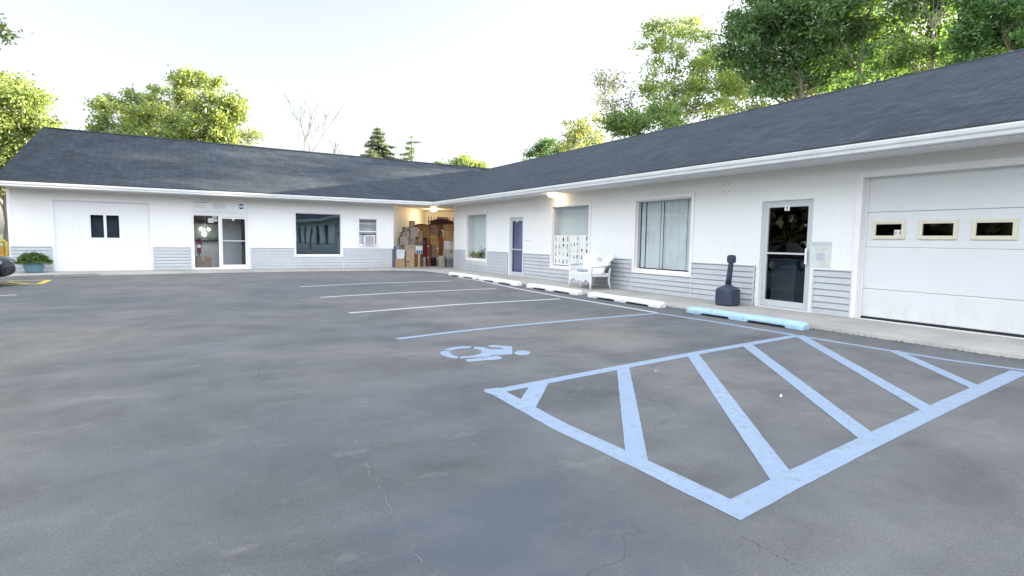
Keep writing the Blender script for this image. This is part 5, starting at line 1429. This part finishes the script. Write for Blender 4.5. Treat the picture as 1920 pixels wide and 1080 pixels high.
tree('small_tree', 'tiny dark shrub top just left of the low yellow treetop', 826, 60, [(824, 308, 8, 5), (834, 314, 8, 6), (828, 325, 14, 12)], LG, BK, .26, .5, 60, .9, .1, 5, GL)
tree('maple_tree', 'maple branch tips hanging into the top left corner', -190, 18, [(-78, -34, 76, 46), (-96, 36, 84, 20), (-190, 20, 100, 80), (-200, -80, 140, 90)], LY, BK, .22, .5, 110, .8, .26, 31, GL)
# right wing background
tree('small_tree', 'small dark green tree at the far left of the right roof line', 1018, 50, [(1008, 282, 20, 14), (1028, 278, 20, 16), (1040, 292, 22, 14), (1015, 300, 30, 16)], LD, BK, .28, .6, 130, 1.1, .14, 6, GR)
tree('airy_tree', 'pale airy tree between the small dark tree and the thin grey tree', 1080, 48, [(1085, 240, 30, 26), (1065, 258, 26, 20), (1100, 262, 30, 24), (1075, 278, 36, 18), (1110, 228, 22, 22)], LP, BG, .28, .62, 72, .8, .14, 7, GR)
tree('airy_tree', 'tall thin grey tree with a sparse crown', 1143, 45, [(1150, 160, 26, 26), (1135, 182, 26, 24), (1165, 178, 24, 26), (1145, 215, 26, 24), (1128, 150, 14, 12), (1172, 215, 20, 26)], m_leaf('grey sparse leaf', (.09, .10, .07), (.17, .18, .12), .4), BG, .24, .6, 40, .7, .15, 8, GR)
tree('leafy_tree', 'tall light yellow green tree with gaps in its crown', 1240, 42, [(1250, 75, 36, 30), (1240, 110, 38, 30), (1300, 90, 40, 40), (1235, 150, 40, 30), (1290, 150, 46, 36), (1345, 120, 34, 40), (1200, 185, 30, 30), (1250, 200, 56, 34), (1320, 195, 54, 40), (1370, 165, 28, 34), (1330, 150, 50, 50), (1220, 70, 26, 26), (1280, 60, 34, 24)], m_leaf('light airy leaf', (.14, .20, .06), (.31, .38, .14), .5), BG, .30, .70, 82, .74, .24, 9, GR)
tree('leafy_tree', 'low mid green tree in front of the light airy tree', 1215, 38, [(1205, 215, 40, 28), (1250, 225, 40, 26), (1170, 232, 26, 20), (1220, 250, 60, 24)], LG, BK, .30, .68, 120, 1.0, .2, 10, GR)
tree('oak_tree', 'big dark green oak leaning over the roof with wide limbs', 1500, 31, [(1440, 40, 70, 56), (1400, 75, 56, 44), (1380, 115, 34, 22), (1500, 20, 80, 60), (1560, 60, 60, 60), (1470, 100, 70, 44), (1530, 120, 60, 44), (1430, 150, 34, 26), (1500, -60, 110, 60), (1450, 175, 40, 26)], LD, BK, .27, .66, 150, .95, .34, 11, GR)
tree('oak_tree', 'dark green oak in the middle of the right tree row', 1600, 29, [(1600, 20, 64, 56), (1640, 70, 56, 50), (1580, 100, 50, 44), (1560, 10, 60, 56), (1620, 130, 50, 34), (1620, -60, 100, 60)], LD, BK, .26, .64, 150, .8, .26, 12, GR)
tree('oak_tree', 'tall oak with a bare grey trunk above the right roof', 1737, 27, [(1720, 0, 60, 44), (1775, 40, 50, 44), (1690, 45, 46, 40), (1800, -10, 60, 50), (1755, 95, 26, 22), (1740, -70, 110, 60), (1690, 100, 30, 30)], LG, BG, .25, .62, 140, .75, .24, 13, GR)
tree('oak_tree', 'dense green oak at the right edge above the roof', 1870, 23, [(1870, 40, 60, 40), (1920, 20, 60, 50), (1830, 75, 44, 34), (1890, 85, 60, 34), (1960, 70, 60, 50), (1850, -20, 70, 40), (1800, 110, 30, 24)], m_leaf('fresh oak leaf', (.045, .115, .045), (.11, .22, .08), .5), BK, .24, .56, 170, 1.1, .3, 14, GR)
for i, (px, dp, ly, mt) in enumerate(((1420, 46, 130, LY), (1530, 48, 90, LY), (1640, 45, 70, LG), (1740, 44, 60, LY), (1850, 42, 30, LG))):
    lab = ['sunlit yellow tree glimpsed behind the big leaning oak', 'sunlit yellow tree glimpsed between the two dark oaks', 'green tree glimpsed behind the middle oak', 'sunlit yellow tree glimpsed behind the bare grey trunk', 'green tree glimpsed behind the dense oak at the right edge'][i]
    tree('background_tree', lab, px, dp, [(px, ly, 56, 50), (px-30, ly+50, 46, 44), (px+34, ly+46, 46, 44), (px, ly+100, 60, 50)], mt, BK, .34, .8, 90, .7, .26, 40+i, GR)
# bare tree
def bare(label, px, py_top, depth, seed, r):
    R = random.Random(seed); base = at_depth(px, 470, depth); base.z = -.06; top = at_depth(px, py_top, depth).z
    t = thing('bare_tree', label, 'tree', base, GL); b = MB()
    def br(p, d, L, r, lev):
        n = 5; pts = [p]; q = p.copy(); dd = d.copy()
        for i in range(n):
            dd = (dd+Vector((R.uniform(-.12, .12), R.uniform(-.12, .12), R.uniform(-.02, .1)))).normalized(); q = q+dd*(L/n); pts.append(q.copy())
        b.tube(pts, [r*(1-.6*i/n) for i in range(n+1)], 6, cap=False)
        if lev < 4:
            for k in range(R.choice([2, 3, 3])):
                i = R.randint(2, n); nd = (dd+Vector((R.uniform(-.75, .75), R.uniform(-.75, .75), R.uniform(-.1, .5)))).normalized(); br(pts[i], nd, L*R.uniform(.5, .75), max(.022, r*.5), lev+1)
    br(base, Vector((0, 0, 1)), top*.52, r, 0); b.build('trunk', BK, t)
bare('leafless thin grey tree standing behind the left roof', 572, 215, 58, 4, .15)
bare('smaller leafless tree right of the thin grey tree', 600, 255, 62, 9, .11)
# conifers
def conifer(label, px, py_top, depth, halfw_px, seed, sparse):
    rng = np.random.default_rng(seed); R = random.Random(seed); base = at_depth(px, 470, depth); base.z = -.06; top = at_depth(px, py_top, depth).z; k = depth/F_PX
    t = thing('conifer_tree', label, 'tree', base, GL); b = MB(); b.tube([base, base+Vector((0, 0, top*.6)), base+Vector((0, 0, top+.06))], [.28, .15, .02], 8)
    pts = []; z = top; zr = at_depth(px, 303, depth).z
    while z > 2.5:
        f = (top-z)/(top-zr); rad = halfw_px*k*min(1.5, max(.10, f**.6))
        for i in range(R.choice([4, 5, 6]) if not sparse else R.choice([3, 4])):
            an = R.uniform(0, 2*math.pi); L = rad*R.uniform(.6, 1.15); c = Vector((base.x, base.y, z)); tip = c+Vector((math.cos(an)*L, math.sin(an)*L, -.12*L+.10*L*(sparse)))
            b.tube([c, c.lerp(tip, .5)+Vector((0, 0, .06*L)), tip], [.04, .025, .006], 5, cap=False)
            m = int((60 if sparse else 190)*L); u = rng.uniform(.15, 1, m)[:, None]
            q = np.array(c)*(1-u)+np.array(tip)*u+rng.normal(size=(m, 3))*np.array([.22, .22, .12])*(1.15-.6*u); pts.append(q)
        z -= (.42 if not sparse else .6)*R.uniform(.8, 1.2)
    b.build('trunk', BK, t); foliage('crown', np.concatenate(pts), .26, LC, t, rng, .2, .35)
conifer('full dark conifer, the left one of two behind the left roof', 709, 246, 70, 44, 21, False)
conifer('sparse ragged conifer right of the full conifer', 772, 260, 72, 40, 22, True)
# woodland edge left of the lot, out of the picture; it is what the dark glass door mirrors
protos = [o for o in bpy.data.objects if o.name.startswith('oak_tree') and o.parent is None][:2]
for i, (x, y, s) in enumerate(((-30, -16, 0), (-32, -9, 1), (-31, -2, 0), (-34, 6, 1), (-30, 13, 0), (-33, -24, 1))):
    c = copy_tree(protos[s], loc=(x, y, -.06), rotz=i*1.1); c['group'] = 'woodland edge left of the lot'; c['label'] = 'tall oak at the woodland edge left of the lot'

rg = np.random.default_rng(77); n = 60000
tt = rg.uniform(0, 1, n); ang = np.radians(150+tt*183)           # south round to west
rad = rg.uniform(62, 78, n); hgt = 11+3*np.sin(tt*40)+2*np.sin(tt*97+1)
zz_ = rg.uniform(0, 1, n)**.8*hgt
cw = np.stack([-5+rad*np.sin(ang), -12+rad*np.cos(ang), zz_], 1)
wood = leaf_mesh(cw, 1.3, rg, .2, .7); wood.materials.append(m_leaf('shade darkened woodland leaf', (.010, .016, .008), (.034, .042, .018), .2))  # leaves coloured darker to stand in for woods lying in shade
wo_ = bpy.data.objects.new('far_woodland', wood); COL.objects.link(wo_); tag(wo_, 'distant green woodland closing the lot behind the viewer', 'woodland', kind='stuff')

# litter along the walkway edge and on the lot
rg = np.random.default_rng(5); n = 900
yy = -17.8+rg.uniform(0, 1, n)**.7*14; xx = -1.37-np.abs(rg.normal(0, .035, n)); 
pts_ = np.stack([xx, yy, np.full(n, .012)], 1)
lit = leaf_mesh(pts_, .03, rg, 2.0, .6); lit.materials.append(plain('dry leaf litter', (.045, .04, .03), .9, .5, 30))
lo_ = bpy.data.objects.new('leaf_litter', lit); COL.objects.link(lo_); tag(lo_, 'dark leaf crumbs gathered along the walkway edge', 'leaf litter', kind='stuff')
for (px, py, lab) in ((1464, 745, 'white paper scrap inside the hatched aisle'), (1229, 697, 'pale paper scrap just outside the hatched aisle near its long edge')):
    q = g(px, py); b = MB(); rr = random.Random(px)
    for k in range(5):
        an = rr.uniform(0, 6.28); d = Vector((math.cos(an), math.sin(an), 0))*.013; e = Vector((-d.y, d.x, 0))*.8
        b.face([q+d+Vector((0, 0, .004)), q+e+Vector((0, 0, .016+.004*k)), q-d+Vector((0, 0, .006)), q-e+Vector((0, 0, .002+.002*k))])
    tag(b.build('paper_scrap', M['paper']), lab, 'litter')
